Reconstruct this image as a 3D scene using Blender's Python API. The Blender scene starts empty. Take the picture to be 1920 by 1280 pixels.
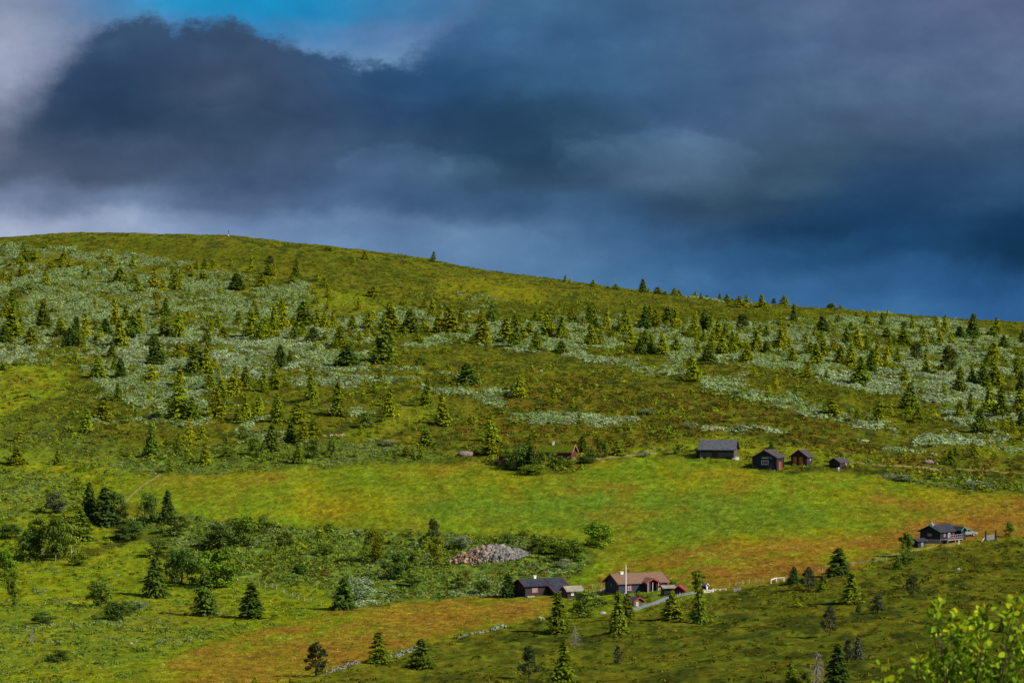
import bpy, math
import numpy as np
from mathutils import Vector, Matrix

# ------------------------------------------------------------------ camera, sky, sun, exposure
SC = bpy.context.scene
COL = SC.collection
F = 5440.0                     # focal length in photo pixels (1920 wide)
cam = bpy.data.cameras.new('camera'); cam.lens = 102.0; cam.sensor_width = 36.0
cam.clip_start = 0.5; cam.clip_end = 9000
cam.dof.use_dof = True; cam.dof.focus_distance = 650; cam.dof.aperture_fstop = 12.0
co = bpy.data.objects.new('camera', cam); COL.objects.link(co)
co.location = (0, 0, 0); co.rotation_euler = (math.radians(90), 0, 0)
SC.camera = co
vs = SC.view_settings
vs.view_transform = 'Standard'; vs.look = 'None'; vs.exposure = 0.2; vs.gamma = 1.0; vs.use_curve_mapping = False
SC.cycles.max_bounces = 5; SC.cycles.diffuse_bounces = 2; SC.cycles.transparent_max_bounces = 8

SUN = Vector((0.70, -0.36, 0.60)).normalized()
sd = bpy.data.lights.new('sun', 'SUN'); sd.energy = 5.0; sd.angle = math.radians(0.5); sd.color = (1.0, 0.95, 0.84)
so = bpy.data.objects.new('sun', sd); COL.objects.link(so)
so.rotation_euler = (-SUN).to_track_quat('-Z', 'Y').to_euler()

def lin(c):
    return tuple((x / 12.92 if x <= 0.04045 else ((x + 0.055) / 1.055) ** 2.4) for x in (k / 255.0 for k in c))

class NT:
    def __init__(s, tree): s.t = tree; s.n = tree.nodes; s.l = tree.links
    def new(s, typ, **kw):
        n = s.n.new(typ)
        for k, v in kw.items(): setattr(n, k, v)
        return n
    def put(s, sock, v):
        if isinstance(v, bpy.types.NodeSocket): s.l.new(v, sock)
        else: sock.default_value = v
    def math(s, op, a, b=None, c=None, clamp=False):
        n = s.new('ShaderNodeMath', operation=op, use_clamp=clamp)
        s.put(n.inputs[0], a)
        if b is not None: s.put(n.inputs[1], b)
        if c is not None: s.put(n.inputs[2], c)
        return n.outputs[0]
    def maprange(s, v, a, b, c=0.0, d=1.0, smooth=True):
        n = s.new('ShaderNodeMapRange', interpolation_type='SMOOTHSTEP' if smooth else 'LINEAR')
        s.put(n.inputs[0], v); s.put(n.inputs[1], a); s.put(n.inputs[2], b); s.put(n.inputs[3], c); s.put(n.inputs[4], d)
        return n.outputs[0]
    def mix(s, f, a, b, blend='MIX'):
        n = s.new('ShaderNodeMix', data_type='RGBA', blend_type=blend)
        s.put(n.inputs[0], f)
        for sk, v in ((n.inputs[6], a), (n.inputs[7], b)):
            if isinstance(v, tuple) and len(v) == 3: v = (*v, 1)
            s.put(sk, v)
        return n.outputs[2]
    def noise(s, vec, scale, detail=4, rough=0.55, w=None):
        n = s.new('ShaderNodeTexNoise')
        if vec is not None: s.l.new(vec, n.inputs['Vector'])
        n.inputs['Scale'].default_value = scale; n.inputs['Detail'].default_value = detail
        n.inputs['Roughness'].default_value = rough
        return n
    def ramp(s, fac, stops, interp='B_SPLINE'):
        n = s.new('ShaderNodeValToRGB'); cr = n.color_ramp; cr.interpolation = interp
        while len(cr.elements) < len(stops): cr.elements.new(0.5)
        for e, (p, c) in zip(cr.elements, stops): e.position = p
        for e, (p, c) in zip(cr.elements, stops): e.color = (*c, 1)
        s.put(n.inputs[0], fac)
        return n.outputs[0]

def build_sky():
    w = bpy.data.worlds.new('World'); SC.world = w; w.use_nodes = True
    t = NT(w.node_tree); t.n.clear()
    out = t.new('ShaderNodeOutputWorld')
    sky = t.new('ShaderNodeTexSky', sky_type='NISHITA'); sky.sun_disc = False
    sky.sun_elevation = math.asin(SUN.z); sky.sun_rotation = math.atan2(SUN.x, SUN.y)
    b1 = t.new('ShaderNodeBackground'); t.l.new(sky.outputs[0], b1.inputs[0]); b1.inputs[1].default_value = 0.075
    tc = t.new('ShaderNodeTexCoord')
    d = tc.outputs['Generated']
    sp = t.new('ShaderNodeSeparateXYZ'); t.l.new(d, sp.inputs[0])
    X, Y, Z = sp.outputs
    Yc = t.math('MAXIMUM', Y, 0.05)
    U = t.math('MULTIPLY_ADD', t.math('DIVIDE', X, Yc), F, 960.0)
    V = t.math('MULTIPLY_ADD', t.math('DIVIDE', Z, Yc), -F, 640.0)
    # billowing distortion of the cloud layout, in direction space
    cb = t.new('ShaderNodeCombineXYZ')
    t.l.new(t.math('DIVIDE', U, 1000.0), cb.inputs[0]); t.l.new(t.math('DIVIDE', V, 640.0), cb.inputs[1])
    n1 = t.noise(cb.outputs[0], 2.6, 7, 0.55)
    s1 = t.new('ShaderNodeSeparateColor'); t.l.new(n1.outputs['Color'], s1.inputs[0])
    n2 = t.noise(cb.outputs[0], 9.0, 6, 0.6)
    s2 = t.new('ShaderNodeSeparateColor'); t.l.new(n2.outputs['Color'], s2.inputs[0])
    U2 = t.math('ADD', t.math('MULTIPLY_ADD', t.math('SUBTRACT', s1.outputs[0], 0.5), 210.0, U),
                t.math('MULTIPLY', t.math('SUBTRACT', s2.outputs[0], 0.5), 60.0))
    V2 = t.math('ADD', t.math('MULTIPLY_ADD', t.math('SUBTRACT', s1.outputs[1], 0.5), 130.0, V),
                t.math('MULTIPLY', t.math('SUBTRACT', s2.outputs[1], 0.5), 45.0))
    pu = t.math('DIVIDE', U2, 1920.0, clamp=True)
    cols = [0, 120, 240, 360, 480, 600, 720, 840, 960, 1080, 1200, 1320, 1440, 1560, 1680, 1800, 1920]
    dark = {
     0:  [(80,98,130),(58,82,118),(55,80,116),(55,80,116),(58,82,118),(55,84,125),(55,88,138),(62,98,150),(66,106,154),(62,98,146),(68,98,148),(72,98,142),(82,100,146),(86,103,150),(88,103,150),(98,106,154),(104,108,154)],
     80: [(80,98,130),(52,74,108),(50,74,110),(54,76,112),(58,78,112),(52,80,120),(46,84,132),(54,92,146),(60,98,150),(58,94,144),(64,96,146),(70,96,142),(76,98,144),(82,100,146),(86,102,148),(92,105,152),(98,107,152)],
     160:[(72,88,118),(42,66,102),(42,66,100),(56,70,102),(62,78,110),(52,76,116),(40,76,124),(42,78,126),(52,88,136),(56,92,140),(64,96,146),(70,98,144),(72,94,138),(74,94,136),(78,96,138),(80,98,142),(86,100,144)],
     220:[(70,84,112),(42,64,96),(40,60,92),(46,66,96),(52,70,100),(50,72,108),(42,70,114),(38,66,106),(36,64,100),(44,74,110),(58,86,128),(72,96,144),(72,94,136),(68,88,126),(72,92,130),(74,94,134),(78,96,138)],
     280:[(80,92,118),(64,78,108),(60,76,108),(64,80,112),(66,84,118),(62,84,120),(62,86,124),(46,74,110),(38,66,100),(40,66,100),(66,90,128),(74,98,138),(70,92,128),(60,82,116),(58,80,120),(60,82,124),(62,86,128)],
     330:[(82,94,124),(74,86,114),(68,82,112),(66,84,118),(66,86,124),(64,86,126),(74,98,140),(62,88,126),(52,80,112),(48,72,108),(70,92,130),(72,94,130),(64,86,118),(48,74,112),(42,70,118),(52,78,124),(52,80,128)],
     380:[(104,118,152),(106,120,156),(88,106,144),(84,104,142),(80,100,140),(72,96,138),(66,92,138),(60,88,130),(62,90,134),(62,94,142),(52,78,118),(56,80,114),(44,70,106),(28,58,100),(34,66,112),(42,72,118),(40,72,118)],
     430:[(150,160,192),(146,158,190),(130,146,184),(116,136,178),(106,130,174),(96,122,168),(92,116,160),(94,120,166),(96,124,172),(72,106,156),(62,96,150),(50,82,130),(26,58,102),(20,54,98),(26,60,108),(26,62,110),(18,52,92)],
     480:[(150,160,192),(150,160,192),(140,152,190),(126,144,184),(112,136,178),(100,126,172),(92,120,168),(96,124,172),(94,126,176),(80,116,168),(66,106,160),(52,92,148),(40,82,136),(30,72,124),(24,66,116),(22,60,106),(16,54,94)],
     540:[(140,150,190),(140,150,190),(140,150,190),(126,144,184),(112,136,178),(100,126,172),(92,120,168),(92,124,174),(88,122,174),(82,118,172),(74,114,170),(62,104,164),(56,98,158),(50,94,154),(44,88,148),(36,82,142),(34,78,138)],
     610:[(140,150,190),(140,150,190),(140,150,190),(126,144,184),(112,136,178),(100,126,172),(92,120,168),(92,124,174),(88,122,174),(82,118,172),(74,114,170),(66,110,168),(62,106,166),(58,104,166),(56,102,164),(50,96,162),(46,92,160)],
    }
    back = {
     -60:[(128,140,170),(134,148,180),(60,120,176),(34,142,202),(32,142,204),(30,138,200),(38,126,186),(80,118,170)],
     10: [(138,148,176),(124,138,172),(74,124,178),(36,140,200),(28,138,200),(30,134,196),(60,122,182),(84,116,166)],
     60: [(154,162,186),(136,148,178),(96,120,166),(70,120,178),(46,128,190),(66,124,184),(96,126,180),(92,120,172)],
     120:[(160,166,194),(140,148,180),(120,130,166),(110,126,170),(100,130,180),(104,136,184),(112,142,188),(96,126,176)],
     300:[(120,130,156),(118,128,158),(110,126,170),(110,126,170),(100,130,180),(104,136,184),(112,142,188),(96,126,176)],
    }
    def layer(tab, cs, span):
        keys = sorted(tab); acc = None
        for i, k in enumerate(keys):
            c = t.ramp(pu if span == 1920.0 else t.math('DIVIDE', U2, span, clamp=True), [(x / span, lin(q)) for x, q in zip(cs, tab[k])])
            acc = c if acc is None else t.mix(t.maprange(V2, float(keys[i-1]), float(k)), acc, c)
        return acc
    dk = layer(dark, cols, 1920.0)
    bk = layer(back, [0, 90, 190, 320, 460, 600, 720, 880], 900.0)
    pts = [(-400,250),(0,225),(40,180),(70,158),(120,105),(180,58),(230,40),(290,34),(325,52),(360,40),(430,44),(490,66),(560,86),(620,104),(700,124),(760,112),(800,88),(860,34),(900,-10),(980,-80),(1400,-300),(3000,-500)]
    fc = t.new('ShaderNodeFloatCurve'); cv = fc.mapping.curves[0]; fc.mapping.use_clip = False
    xs = [((p[0] + 400) / 3400.0, (p[1] + 600) / 1000.0) for p in pts]
    cv.points[0].location = xs[0]; cv.points[1].location = xs[-1]
    for p in xs[1:-1]: cv.points.new(*p)
    for p in cv.points: p.handle_type = 'AUTO_CLAMPED'
    fc.mapping.update()
    n3 = t.noise(cb.outputs[0], 12.0, 10, 0.68)
    Ue = t.math('MULTIPLY_ADD', t.math('SUBTRACT', s2.outputs[2], 0.5), 70.0, U)
    t.l.new(t.math('DIVIDE', t.math('ADD', Ue, 400.0), 3400.0, clamp=True), fc.inputs['Value'])
    edge = t.math('MULTIPLY_ADD', fc.outputs[0], 1000.0, -600.0)
    e2 = t.math('SUBTRACT', V, edge)
    e2 = t.math('ADD', e2, t.math('MULTIPLY', t.math('SUBTRACT', n3.outputs['Fac'], 0.5), 105.0))
    e2 = t.math('ADD', e2, t.math('MULTIPLY', t.math('SUBTRACT', s1.outputs[2], 0.5), 30.0))
    soft = t.maprange(U, -60.0, 250.0, 150.0, 15.0)
    soft = t.math('ADD', soft, t.maprange(U, 720.0, 900.0, 0.0, 55.0))
    m = t.maprange(e2, t.math('MULTIPLY', soft, -1.0), soft)
    cc = t.mix(m, bk, dk)
    n4 = t.noise(cb.outputs[0], 5.5, 9, 0.56); n4.inputs['Distortion'].default_value = 0.15
    cc = t.mix(1.0, cc, t.ramp(n4.outputs['Fac'], [(0.32, (0.80, 0.83, 0.87)), (0.48, (0.97, 0.97, 0.98)), (0.56, (1.06, 1.05, 1.04)), (0.68, (1.26, 1.22, 1.15))], 'LINEAR'), 'MULTIPLY')
    for (u0, v0, ru, rv, st) in ((738, 318, 120, 62, .34), (1235, 318, 190, 92, .30), (1085, 300, 70, 50, .22), (880, 330, 70, 48, .18), (300, 110, 120, 70, .10), (1560, 150, 260, 70, .10), (420, 250, 180, 55, .12), (930, 470, 120, 50, .12)):
        du = t.math('DIVIDE', t.math('SUBTRACT', t.math('MULTIPLY_ADD', t.math('SUBTRACT', s2.outputs[0], .5), 120.0, U), float(u0)), float(ru))
        dv = t.math('DIVIDE', t.math('SUBTRACT', t.math('MULTIPLY_ADD', t.math('SUBTRACT', s2.outputs[1], .5), 70.0, V), float(v0)), float(rv))
        r2 = t.math('ADD', t.math('MULTIPLY', du, du), t.math('MULTIPLY', dv, dv))
        r2 = t.math('ADD', r2, t.math('MULTIPLY', t.math('SUBTRACT', n3.outputs['Fac'], .5), 1.1))
        pm = t.math('MULTIPLY', t.maprange(r2, 1.0, 0.62), t.maprange(dv, 0.85, -0.7))
        cc = t.mix(t.math('MULTIPLY', pm, st * 1.5), cc, t.mix(1.0, cc, (1.7, 1.6, 1.5), 'MULTIPLY'))
    cc = t.mix(t.maprange(U, -100.0, 1500.0, 0.1, 1.0), cc, t.mix(1.0, cc, (0.82, 0.93, 0.84), 'MULTIPLY'))
    cc = t.mix(t.math('MULTIPLY', t.maprange(V2, 340.0, 425.0), t.maprange(U2, 1150.0, 250.0)), cc, t.mix(1.0, cc, (1.22, 1.18, 1.12), 'MULTIPLY'))
    hs = t.new('ShaderNodeHueSaturation'); hs.inputs['Hue'].default_value = 0.493; t.l.new(t.maprange(e2, -60.0, 40.0, 1.0, 0.97), hs.inputs['Saturation']); t.l.new(cc, hs.inputs['Color']); cc = hs.outputs[0]
    b2 = t.new('ShaderNodeBackground'); t.l.new(cc, b2.inputs[0]); b2.inputs[1].default_value = 0.88
    mx = t.new('ShaderNodeMixShader')
    t.l.new(t.math('MULTIPLY', t.maprange(Y, 0.25, 0.75), t.maprange(Z, 0.9, 0.5)), mx.inputs[0])
    t.l.new(b1.outputs[0], mx.inputs[1]); t.l.new(b2.outputs[0], mx.inputs[2])
    t.l.new(mx.outputs[0], out.inputs[0])
build_sky()

# ------------------------------------------------------------------ helpers
rng = np.random.default_rng(7)

def tag(o, label=None, cat=None, group=None, kind=None):
    if label: o['label'] = label
    if cat: o['category'] = cat
    if group: o['group'] = group
    if kind: o['kind'] = kind
    return o

def link(name, me, parent=None):
    o = bpy.data.objects.new(name, me); COL.objects.link(o)
    if parent is not None: o.parent = parent
    return o

def empty(name, loc, rz=0.0):
    o = bpy.data.objects.new(name, None); COL.objects.link(o)
    o.location = loc; o.rotation_euler = (0, 0, rz); o.empty_display_size = 0.3
    return o

def hash2(ix, iy, seed):
    h = (ix.astype(np.int64) * 374761393 + iy.astype(np.int64) * 668265263 + seed * 974634777) & 0xffffffff
    h = ((h ^ (h >> 13)) * 1274126177) & 0xffffffff
    h = h ^ (h >> 16)
    return (h & 0xffff) / 65535.0

def vnoise(x, y, seed=0):
    ix = np.floor(x); iy = np.floor(y); fx = x - ix; fy = y - iy
    fx = fx * fx * (3 - 2 * fx); fy = fy * fy * (3 - 2 * fy)
    a = hash2(ix, iy, seed); b = hash2(ix + 1, iy, seed); c = hash2(ix, iy + 1, seed); d = hash2(ix + 1, iy + 1, seed)
    return (a * (1 - fx) + b * fx) * (1 - fy) + (c * (1 - fx) + d * fx) * fy

def fbm(x, y, seed=0, oct=4, gain=0.5):
    s = 0; a = 1; tot = 0
    for i in range(oct):
        s = s + a * vnoise(x + 17.3 * i, y - 9.1 * i, seed + i * 13); tot += a; a *= gain
        x, y = (x * 0.8 - y * 0.6) * 2.03, (x * 0.6 + y * 0.8) * 2.03
    return s / tot

def sstep(a, b, x):
    t = np.clip((x - a) / (b - a), 0, 1); return t * t * (3 - 2 * t)

# ------------------------------------------------------------------ terrain
KD = [250, 340, 400, 460, 520, 580, 650, 750, 850, 950, 1050, 1150, 1250]
KU = [0, 480, 960, 1440, 1920]
SKU = [-900, 0, 60, 130, 300, 430, 500, 620, 800, 930, 1000, 1100, 1200, 1300, 1500, 1700, 1920, 2800]
SKV = [500, 447, 441, 438, 441, 442, 450, 463, 487, 512, 520, 533, 547, 557, 575, 590, 606, 680]
KV = [[1440, 1440, 1440, 1400, 1370],
      [1330, 1330, 1320, 1280, 1250],
      [1262, 1262, 1245, 1205, 1165],
      [1185, 1185, 1170, 1135, 1100],
      [1118, 1118, 1110, 1075, 1050],
      [1040, 1040, 1010, 990, 980],
      [930, 905, 885, 872, 892],
      [790, 780, 770, 768, 785],
      [700, 695, 690, 700, 715],
      [620, 622, 625, 648, 668],
      [552, 560, 572, 607, 637],
      [493, 496, 532, 582, 620]]
def pchip(x, y, xn):
    x = np.asarray(x, float); h = np.diff(x); dl = np.diff(y, axis=0) / h[:, None]
    m = np.zeros_like(y)
    w1 = (2 * h[1:] + h[:-1])[:, None]; w2 = (h[1:] + 2 * h[:-1])[:, None]
    a, b = dl[:-1], dl[1:]
    ok = (a * b) > 0
    with np.errstate(all='ignore'):
        hm = (w1 + w2) / (w1 / a + w2 / b)
    m[1:-1] = np.where(ok, hm, 0); m[0] = dl[0]; m[-1] = dl[-1]
    k = np.clip(np.searchsorted(x, xn) - 1, 0, len(x) - 2)
    t = ((xn - x[k]) / h[k])[:, None]; hk = h[k][:, None]
    return ((2*t**3 - 3*t**2 + 1) * y[k] + (t**3 - 2*t**2 + t) * hk * m[k] + (-2*t**3 + 3*t**2) * y[k+1] + (t**3 - t**2) * hk * m[k+1])
UG = np.arange(-1500, 3421, 20.0)
def smoothtab(ku, kv, ug, it=12):
    v = np.interp(ug, ku, kv)
    # linear continuation outside the frame
    for _ in range(it): v[1:-1] = 0.25 * v[:-2] + 0.5 * v[1:-1] + 0.25 * v[2:]
    return v
SKY = smoothtab(SKU, SKV, UG, 2)
rows = [smoothtab(KU, r, UG, 60) for r in KV] + [SKY]
for i in range(len(rows) - 1):                                # keep every row below the skyline
    rows[i] = np.maximum(rows[i], SKY + (len(rows) - 1 - i) * 4.0)
rows += [SKY + 10, SKY + 55, SKY + 150]
KD2 = KD + [1400, 1800, 2600]
DG = np.concatenate([np.arange(250, 1300, 3.0), np.arange(1300, 2601, 20.0)])
VT = pchip(KD2, np.array(rows), DG)                           # (nD, nU) photo row of each ground point
ZT = (640 - VT) / F * DG[:, None]
ND = np.array([-80, 0, 5, 15, 40, 80, 150, 200]); NZ = np.array([-1.0, -1.75, -2.2, -3.5, -8.0, -14.5, -25.0, -31.0])

def bil(T, X, Y):
    u = np.clip(X / np.maximum(Y, 1.0) * F + 960, UG[0], UG[-1])
    fu = (u - UG[0]) / 20.0; iu = np.clip(fu.astype(int), 0, len(UG) - 2); fu = fu - iu
    iy = np.clip(np.searchsorted(DG, Y) - 1, 0, len(DG) - 2); fy = np.clip((Y - DG[iy]) / (DG[iy + 1] - DG[iy]), 0, 1)
    return ((T[iy, iu] * (1 - fu) + T[iy, iu + 1] * fu) * (1 - fy) + (T[iy + 1, iu] * (1 - fu) + T[iy + 1, iu + 1] * fu) * fy), u

def base_z(X, Y):
    z, u = bil(ZT, X, Y)
    zn = np.interp(Y, ND, NZ)
    z250, _ = bil(ZT, X, np.full_like(Y, 250.0))
    w = np.clip((Y - 200) / 50, 0, 1)
    near = np.where(Y < 200, zn, -31.0 * (1 - w) + z250 * w)
    return np.where(Y < 250, near, z)

# zone maps: albedo and vegetation zones of the ground, kept as a map over the terrain's own (azimuth, row) grid
MU0, MV0, MS = -400, 420, 4.0
MW, MH = int((2320 + 400) / MS), int((1460 - MV0) / MS)
gu, gv = np.meshgrid(MU0 + MS * np.arange(MW), MV0 + MS * np.arange(MH))
def poly(pts, blur=2):
    ins = np.zeros(gu.shape, bool); n = len(pts)
    for i in range(n):
        x1, y1 = pts[i]; x2, y2 = pts[(i + 1) % n]
        if y1 == y2: continue
        c = ((y1 > gv) != (y2 > gv)) & (gu < (x2 - x1) * (gv - y1) / (y2 - y1) + x1)
        ins ^= c
    return blurm(ins.astype(float), blur)
def blurm(m, n):
    for _ in range(n):
        m = np.pad(m, 1, mode='edge')
        m = (m[:-2, 1:-1] + m[2:, 1:-1] + m[1:-1, :-2] + m[1:-1, 2:] + 2 * m[1:-1, 1:-1]) / 6
    return m
def sample(M, u, v):
    fu = np.clip((u - MU0) / MS, 0, MW - 1.001); fv = np.clip((v - MV0) / MS, 0, MH - 1.001)
    i = fu.astype(int); j = fv.astype(int); fu -= i; fv -= j
    return (M[j, i] * (1 - fu) + M[j, i + 1] * fu) * (1 - fv) + (M[j + 1, i] * (1 - fu) + M[j + 1, i + 1] * fu) * fv
def union(*a):
    r = a[0]
    for b in a[1:]: r = np.maximum(r, b)
    return r
Z = {}
Z['meadow'] = union(poly([(235,935),(300,890),(420,888),(560,880),(700,872),(860,864),(935,870),(960,888),(1060,888),(1140,868),(1200,858),(1310,864),(1410,880),(1480,885),(1600,887),(1660,893),(1720,908),(1800,920),(1900,927),(2400,940),(2400,990),(1920,1003),(1840,1014),(1800,1022),(1710,1030),(1640,1044),(1580,1077),(1470,1087),(1330,1107),(1260,1106),(1140,1102),(1040,1098),(1080,1070),(1110,1040),(1060,1008),(990,998),(850,1001),(680,990),(530,985),(430,975),(340,962),(260,950)], 1),
    poly([(560,1160),(640,1140),(760,1130),(900,1118),(1030,1118),(1055,1135),(1010,1160),(900,1185),(820,1200),(720,1238),(600,1262),(540,1285),(400,1330),(100,1330),(250,1270),(400,1200),(480,1180)], 1))
Z['orange'] = union(poly([(1060,1100),(1200,1050),(1350,1020),(1480,1012),(1640,1002),(1780,960),(1960,925),(2400,930),(2400,1000),(1820,1020),(1660,1044),(1600,1077),(1330,1108)], 5),
    0.55 * poly([(1620,925),(1900,925),(1900,960),(1640,950)], 4), 0.45 * poly([(300,885),(420,885),(600,890),(420,915),(280,915)], 4),
    0.82 * poly([(560,1160),(640,1140),(760,1130),(900,1118),(1040,1118),(1010,1160),(820,1200),(600,1262),(400,1330),(100,1330),(250,1270),(400,1200)], 3),
    0.35 * poly([(900,915),(1300,900),(1400,920),(1000,935)], 4))
Z['orange'] = blurm(Z['orange'], 6)
Z['bluegreen'] = poly([(700,950),(1100,925),(1500,930),(1560,985),(1250,1010),(1150,1000),(900,985)], 8)
Z['grass'] = union(poly([(-400,1000),(0,1008),(50,1060),(180,1040),(260,1010),(330,1050),(500,1092),(600,1098),(640,1140),(560,1160),(400,1200),(250,1270),(100,1400),(-400,1400)], 3),
    0.75 * poly([(-400,800),(120,850),(280,860),(300,890),(235,935),(200,1010),(60,1060),(-400,1020)], 5),
    0.8 * poly([(-400,660),(0,680),(130,690),(120,740),(60,760),(0,800),(-400,800)], 4),
    poly([(1040,1092),(1150,1096),(1330,1100),(1320,1112),(1190,1146),(1100,1160),(1030,1165),(1060,1130)], 3),
    0.8 * poly([(1560,1075),(1640,1040),(1740,1018),(1820,1012),(1920,1000),(1920,1010),(1700,1036),(1600,1080)], 3),
    0.7 * poly([(730,765),(830,760),(800,790),(740,810),(700,810)], 2), 0.7 * poly([(650,808),(720,805),(730,825),(640,828)], 2),
    0.8 * poly([(490,640),(540,634),(620,640),(610,650),(520,652)], 1), 0.6 * poly([(500,555),(640,545),(760,570),(700,585),(560,580)], 3),
    0.75 * poly([(1180,845),(1350,815),(1500,835),(1620,855),(1600,872),(1500,870),(1300,868),(1190,868)], 4),
    0.8 * poly([(1840,835),(1960,835),(1960,850),(1840,848)], 2))
Z['yellow'] = poly([(815,530),(900,527),(1000,535),(1030,548),(1010,572),(900,560),(830,556)], 2)
Z['thicket'] = union(poly([(340,965),(430,978),(530,987),(680,992),(850,1003),(990,1000),(1060,1010),(1110,1040),(1080,1070),(1040,1098),(900,1116),(760,1128),(650,1138),(600,1097),(500,1090),(400,1080),(300,1010),(240,975)], 2),
    0.75 * poly([(180,880),(300,885),(440,885),(600,878),(820,862),(830,845),(640,830),(400,840),(250,845)], 4),
    0.6 * poly([(-400,870),(120,885),(180,930),(120,960),(0,975),(-400,960)], 4), 0.35 * poly([(-400,770),(150,790),(260,850),(240,880),(-400,860)], 5), 0.3 * poly([(-400,1120),(200,1130),(420,1180),(250,1250),(-400,1300)], 6),
    0.6 * poly([(1640,895),(1700,885),(1960,900),(1960,925),(1800,915),(1700,905)], 2))
Z['willow'] = union(0.9 * poly([(-400,452),(0,458),(200,470),(300,480),(420,510),(560,530),(600,560),(640,600),(700,610),(620,640),(700,660),(690,720),(560,735),(420,730),(330,800),(250,770),(190,720),(120,690),(-400,680)], 4),
    0.8 * poly([(600,600),(760,580),(900,600),(1100,590),(1300,600),(1500,600),(1640,590),(1750,600),(1960,640),(1960,800),(1800,770),(1640,740),(1560,720),(1350,690),(1290,680),(1000,650),(820,642),(700,660),(600,650)], 4),
    1.0 * poly([(900,636),(1040,650),(1130,668),(1200,675),(1290,690),(1320,705),(1250,700),(1150,690),(1050,665),(900,648)], 1),
    0.95 * poly([(1310,700),(1400,712),(1440,735),(1500,745),(1560,770),(1500,778),(1400,745),(1330,730)], 2),
    0.85 * poly([(700,690),(860,700),(960,735),(940,765),(880,745),(760,730),(680,715)], 2),
    0.8 * poly([(960,775),(1080,772),(1190,775),(1200,800),(1130,800),(1040,790),(930,790)], 2),
    0.55 * poly([(1300,780),(1960,760),(1960,860),(1700,850),(1500,830),(1300,810)], 5),
    0.35 * poly([(200,720),(700,720),(760,800),(700,840),(250,850),(140,800)], 5),
    0.8 * poly([(1480,545),(1580,555),(1620,572),(1560,572),(1440,560)], 1), 0.7 * poly([(1290,552),(1420,562),(1430,570),(1290,560)], 1),
    0.55 * poly([(850,550),(980,555),(1000,575),(880,575)], 2),
    0.75 * poly([(640,1080),(700,1070),(860,1060),(830,1085),(720,1110),(660,1130)], 2),
    0.7 * poly([(700,1120),(930,1108),(930,1116),(640,1140)], 1),
    0.9 * poly([(1660,888),(1710,892),(1715,900),(1670,898)], 1), 0.9 * poly([(1810,902),(1860,905),(1865,914),(1815,914)], 1),
    0.22 * poly([(820,1200),(900,1182),(1010,1160),(1020,1166),(900,1192),(800,1214)], 1), 0.35 * poly([(600,600),(900,580),(900,640),(600,640)], 3))
Z['willow'] *= (1 - Z['meadow'])
Z['brown'] = union(0.6 * poly([(1100,700),(1500,760),(1700,850),(1920,850),(1920,900),(1640,870),(1200,850),(900,840),(860,800),(1000,700)], 8),
    0.9 * poly([(1620,850),(1740,850),(1750,868),(1620,866)], 1), 0.6 * poly([(-400,690),(100,700),(60,770),(-400,780)], 5),
    0.7 * poly([(960,820),(1080,828),(1070,834),(960,830)], 1), 0.6 * poly([(140,812),(320,810),(320,822),(140,822)], 1),
    0.6 * poly([(480,1066),(640,1072),(640,1084),(500,1084)], 1), 0.5 * poly([(840,1060),(1020,1050),(1040,1075),(860,1085)], 2))
Z['darkheath'] = union(0.7 * poly([(-400,450),(300,455),(700,490),(900,520),(900,530),(640,520),(480,520),(300,480),(-400,470)], 4),
    0.7 * poly([(1000,560),(1500,590),(1600,600),(1500,610),(1200,600),(800,590),(900,575)], 4))
def line(pts, w):
    r = np.full(gu.shape, 1e9)
    for (x1, y1), (x2, y2) in zip(pts[:-1], pts[1:]):
        dx, dy = x2 - x1, y2 - y1; t = np.clip(((gu - x1) * dx + (gv - y1) * dy) / (dx * dx + dy * dy), 0, 1)
        r = np.minimum(r, np.hypot(gu - x1 - t * dx, gv - y1 - t * dy))
    return r
PATHS = [([(1560,864),(1620,866),(1700,871),(1800,876),(1870,881),(1960,886)], 1.3), ([(1075,862),(1140,861),(1180,857),(1230,852)], 1.0),
         ([(236,940),(250,925),(270,908),(300,889)], 1.6), ([(1640,1046),(1740,1030),(1800,1022)], 1.0), ([(1100,1112),(1130,1106),(1140,1100)], 2.5)]

def fields(X, Y):
    """vegetation zones, colour and small relief of the ground at world points"""
    vt, u = bil(VT, X, Y)
    wv = np.where(Y < 250, 1440, vt)
    j = (fbm(X / 7.0, Y / 22.0, 5, 3) - 0.5)
    j2 = (fbm(X / 7.0 + 50, Y / 22.0, 9, 3) - 0.5)
    uu = u + j * 40; vv = wv + j2 * 12
    zz = {k: sample(m, uu, vv) for k, m in Z.items()}
    wmask = Y < 250
    return zz, u, wv

def willow_density(X, Y, zz):
    n = fbm(X / 13.0, Y / 22.0, 21, 5, 0.62)
    f = fbm(X / 3.2, Y / 4.5, 25, 3, 0.6)
    return sstep(0.0, 0.17, n - (0.70 - 0.40 * zz['willow'])) * sstep(0.05, 0.2, zz['willow']) * sstep(0.36, 0.50, f + 0.25 * (n - 0.5))

def relief(X, Y, zz):
    n1 = fbm(X / 6.0, Y / 9.0, 31, 3) - 0.5
    n2 = fbm(X / 1.6, Y / 2.0, 37, 2) - 0.5
    flat = np.clip(zz['meadow'] + 0.7 * zz['grass'], 0, 1)
    big = (fbm(X / 45.0, Y / 60.0, 41, 2) - 0.5) * 2.2 * sstep(280, 420, Y)
    wd = 0
    return (n1 * 1.3 + n2 * 0.45) * (1 - 0.86 * flat) * sstep(60, 300, Y) + big * (1 - 0.5 * zz['meadow']) * 0.8

def ground_z(X, Y):
    X = np.atleast_1d(np.asarray(X, float)); Y = np.atleast_1d(np.asarray(Y, float))
    zz, u, v = fields(X, Y)
    return base_z(X, Y) + relief(X, Y, zz)

def lerp(a, b, t): return a + (np.asarray(b) - a) * t[:, None]

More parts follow.
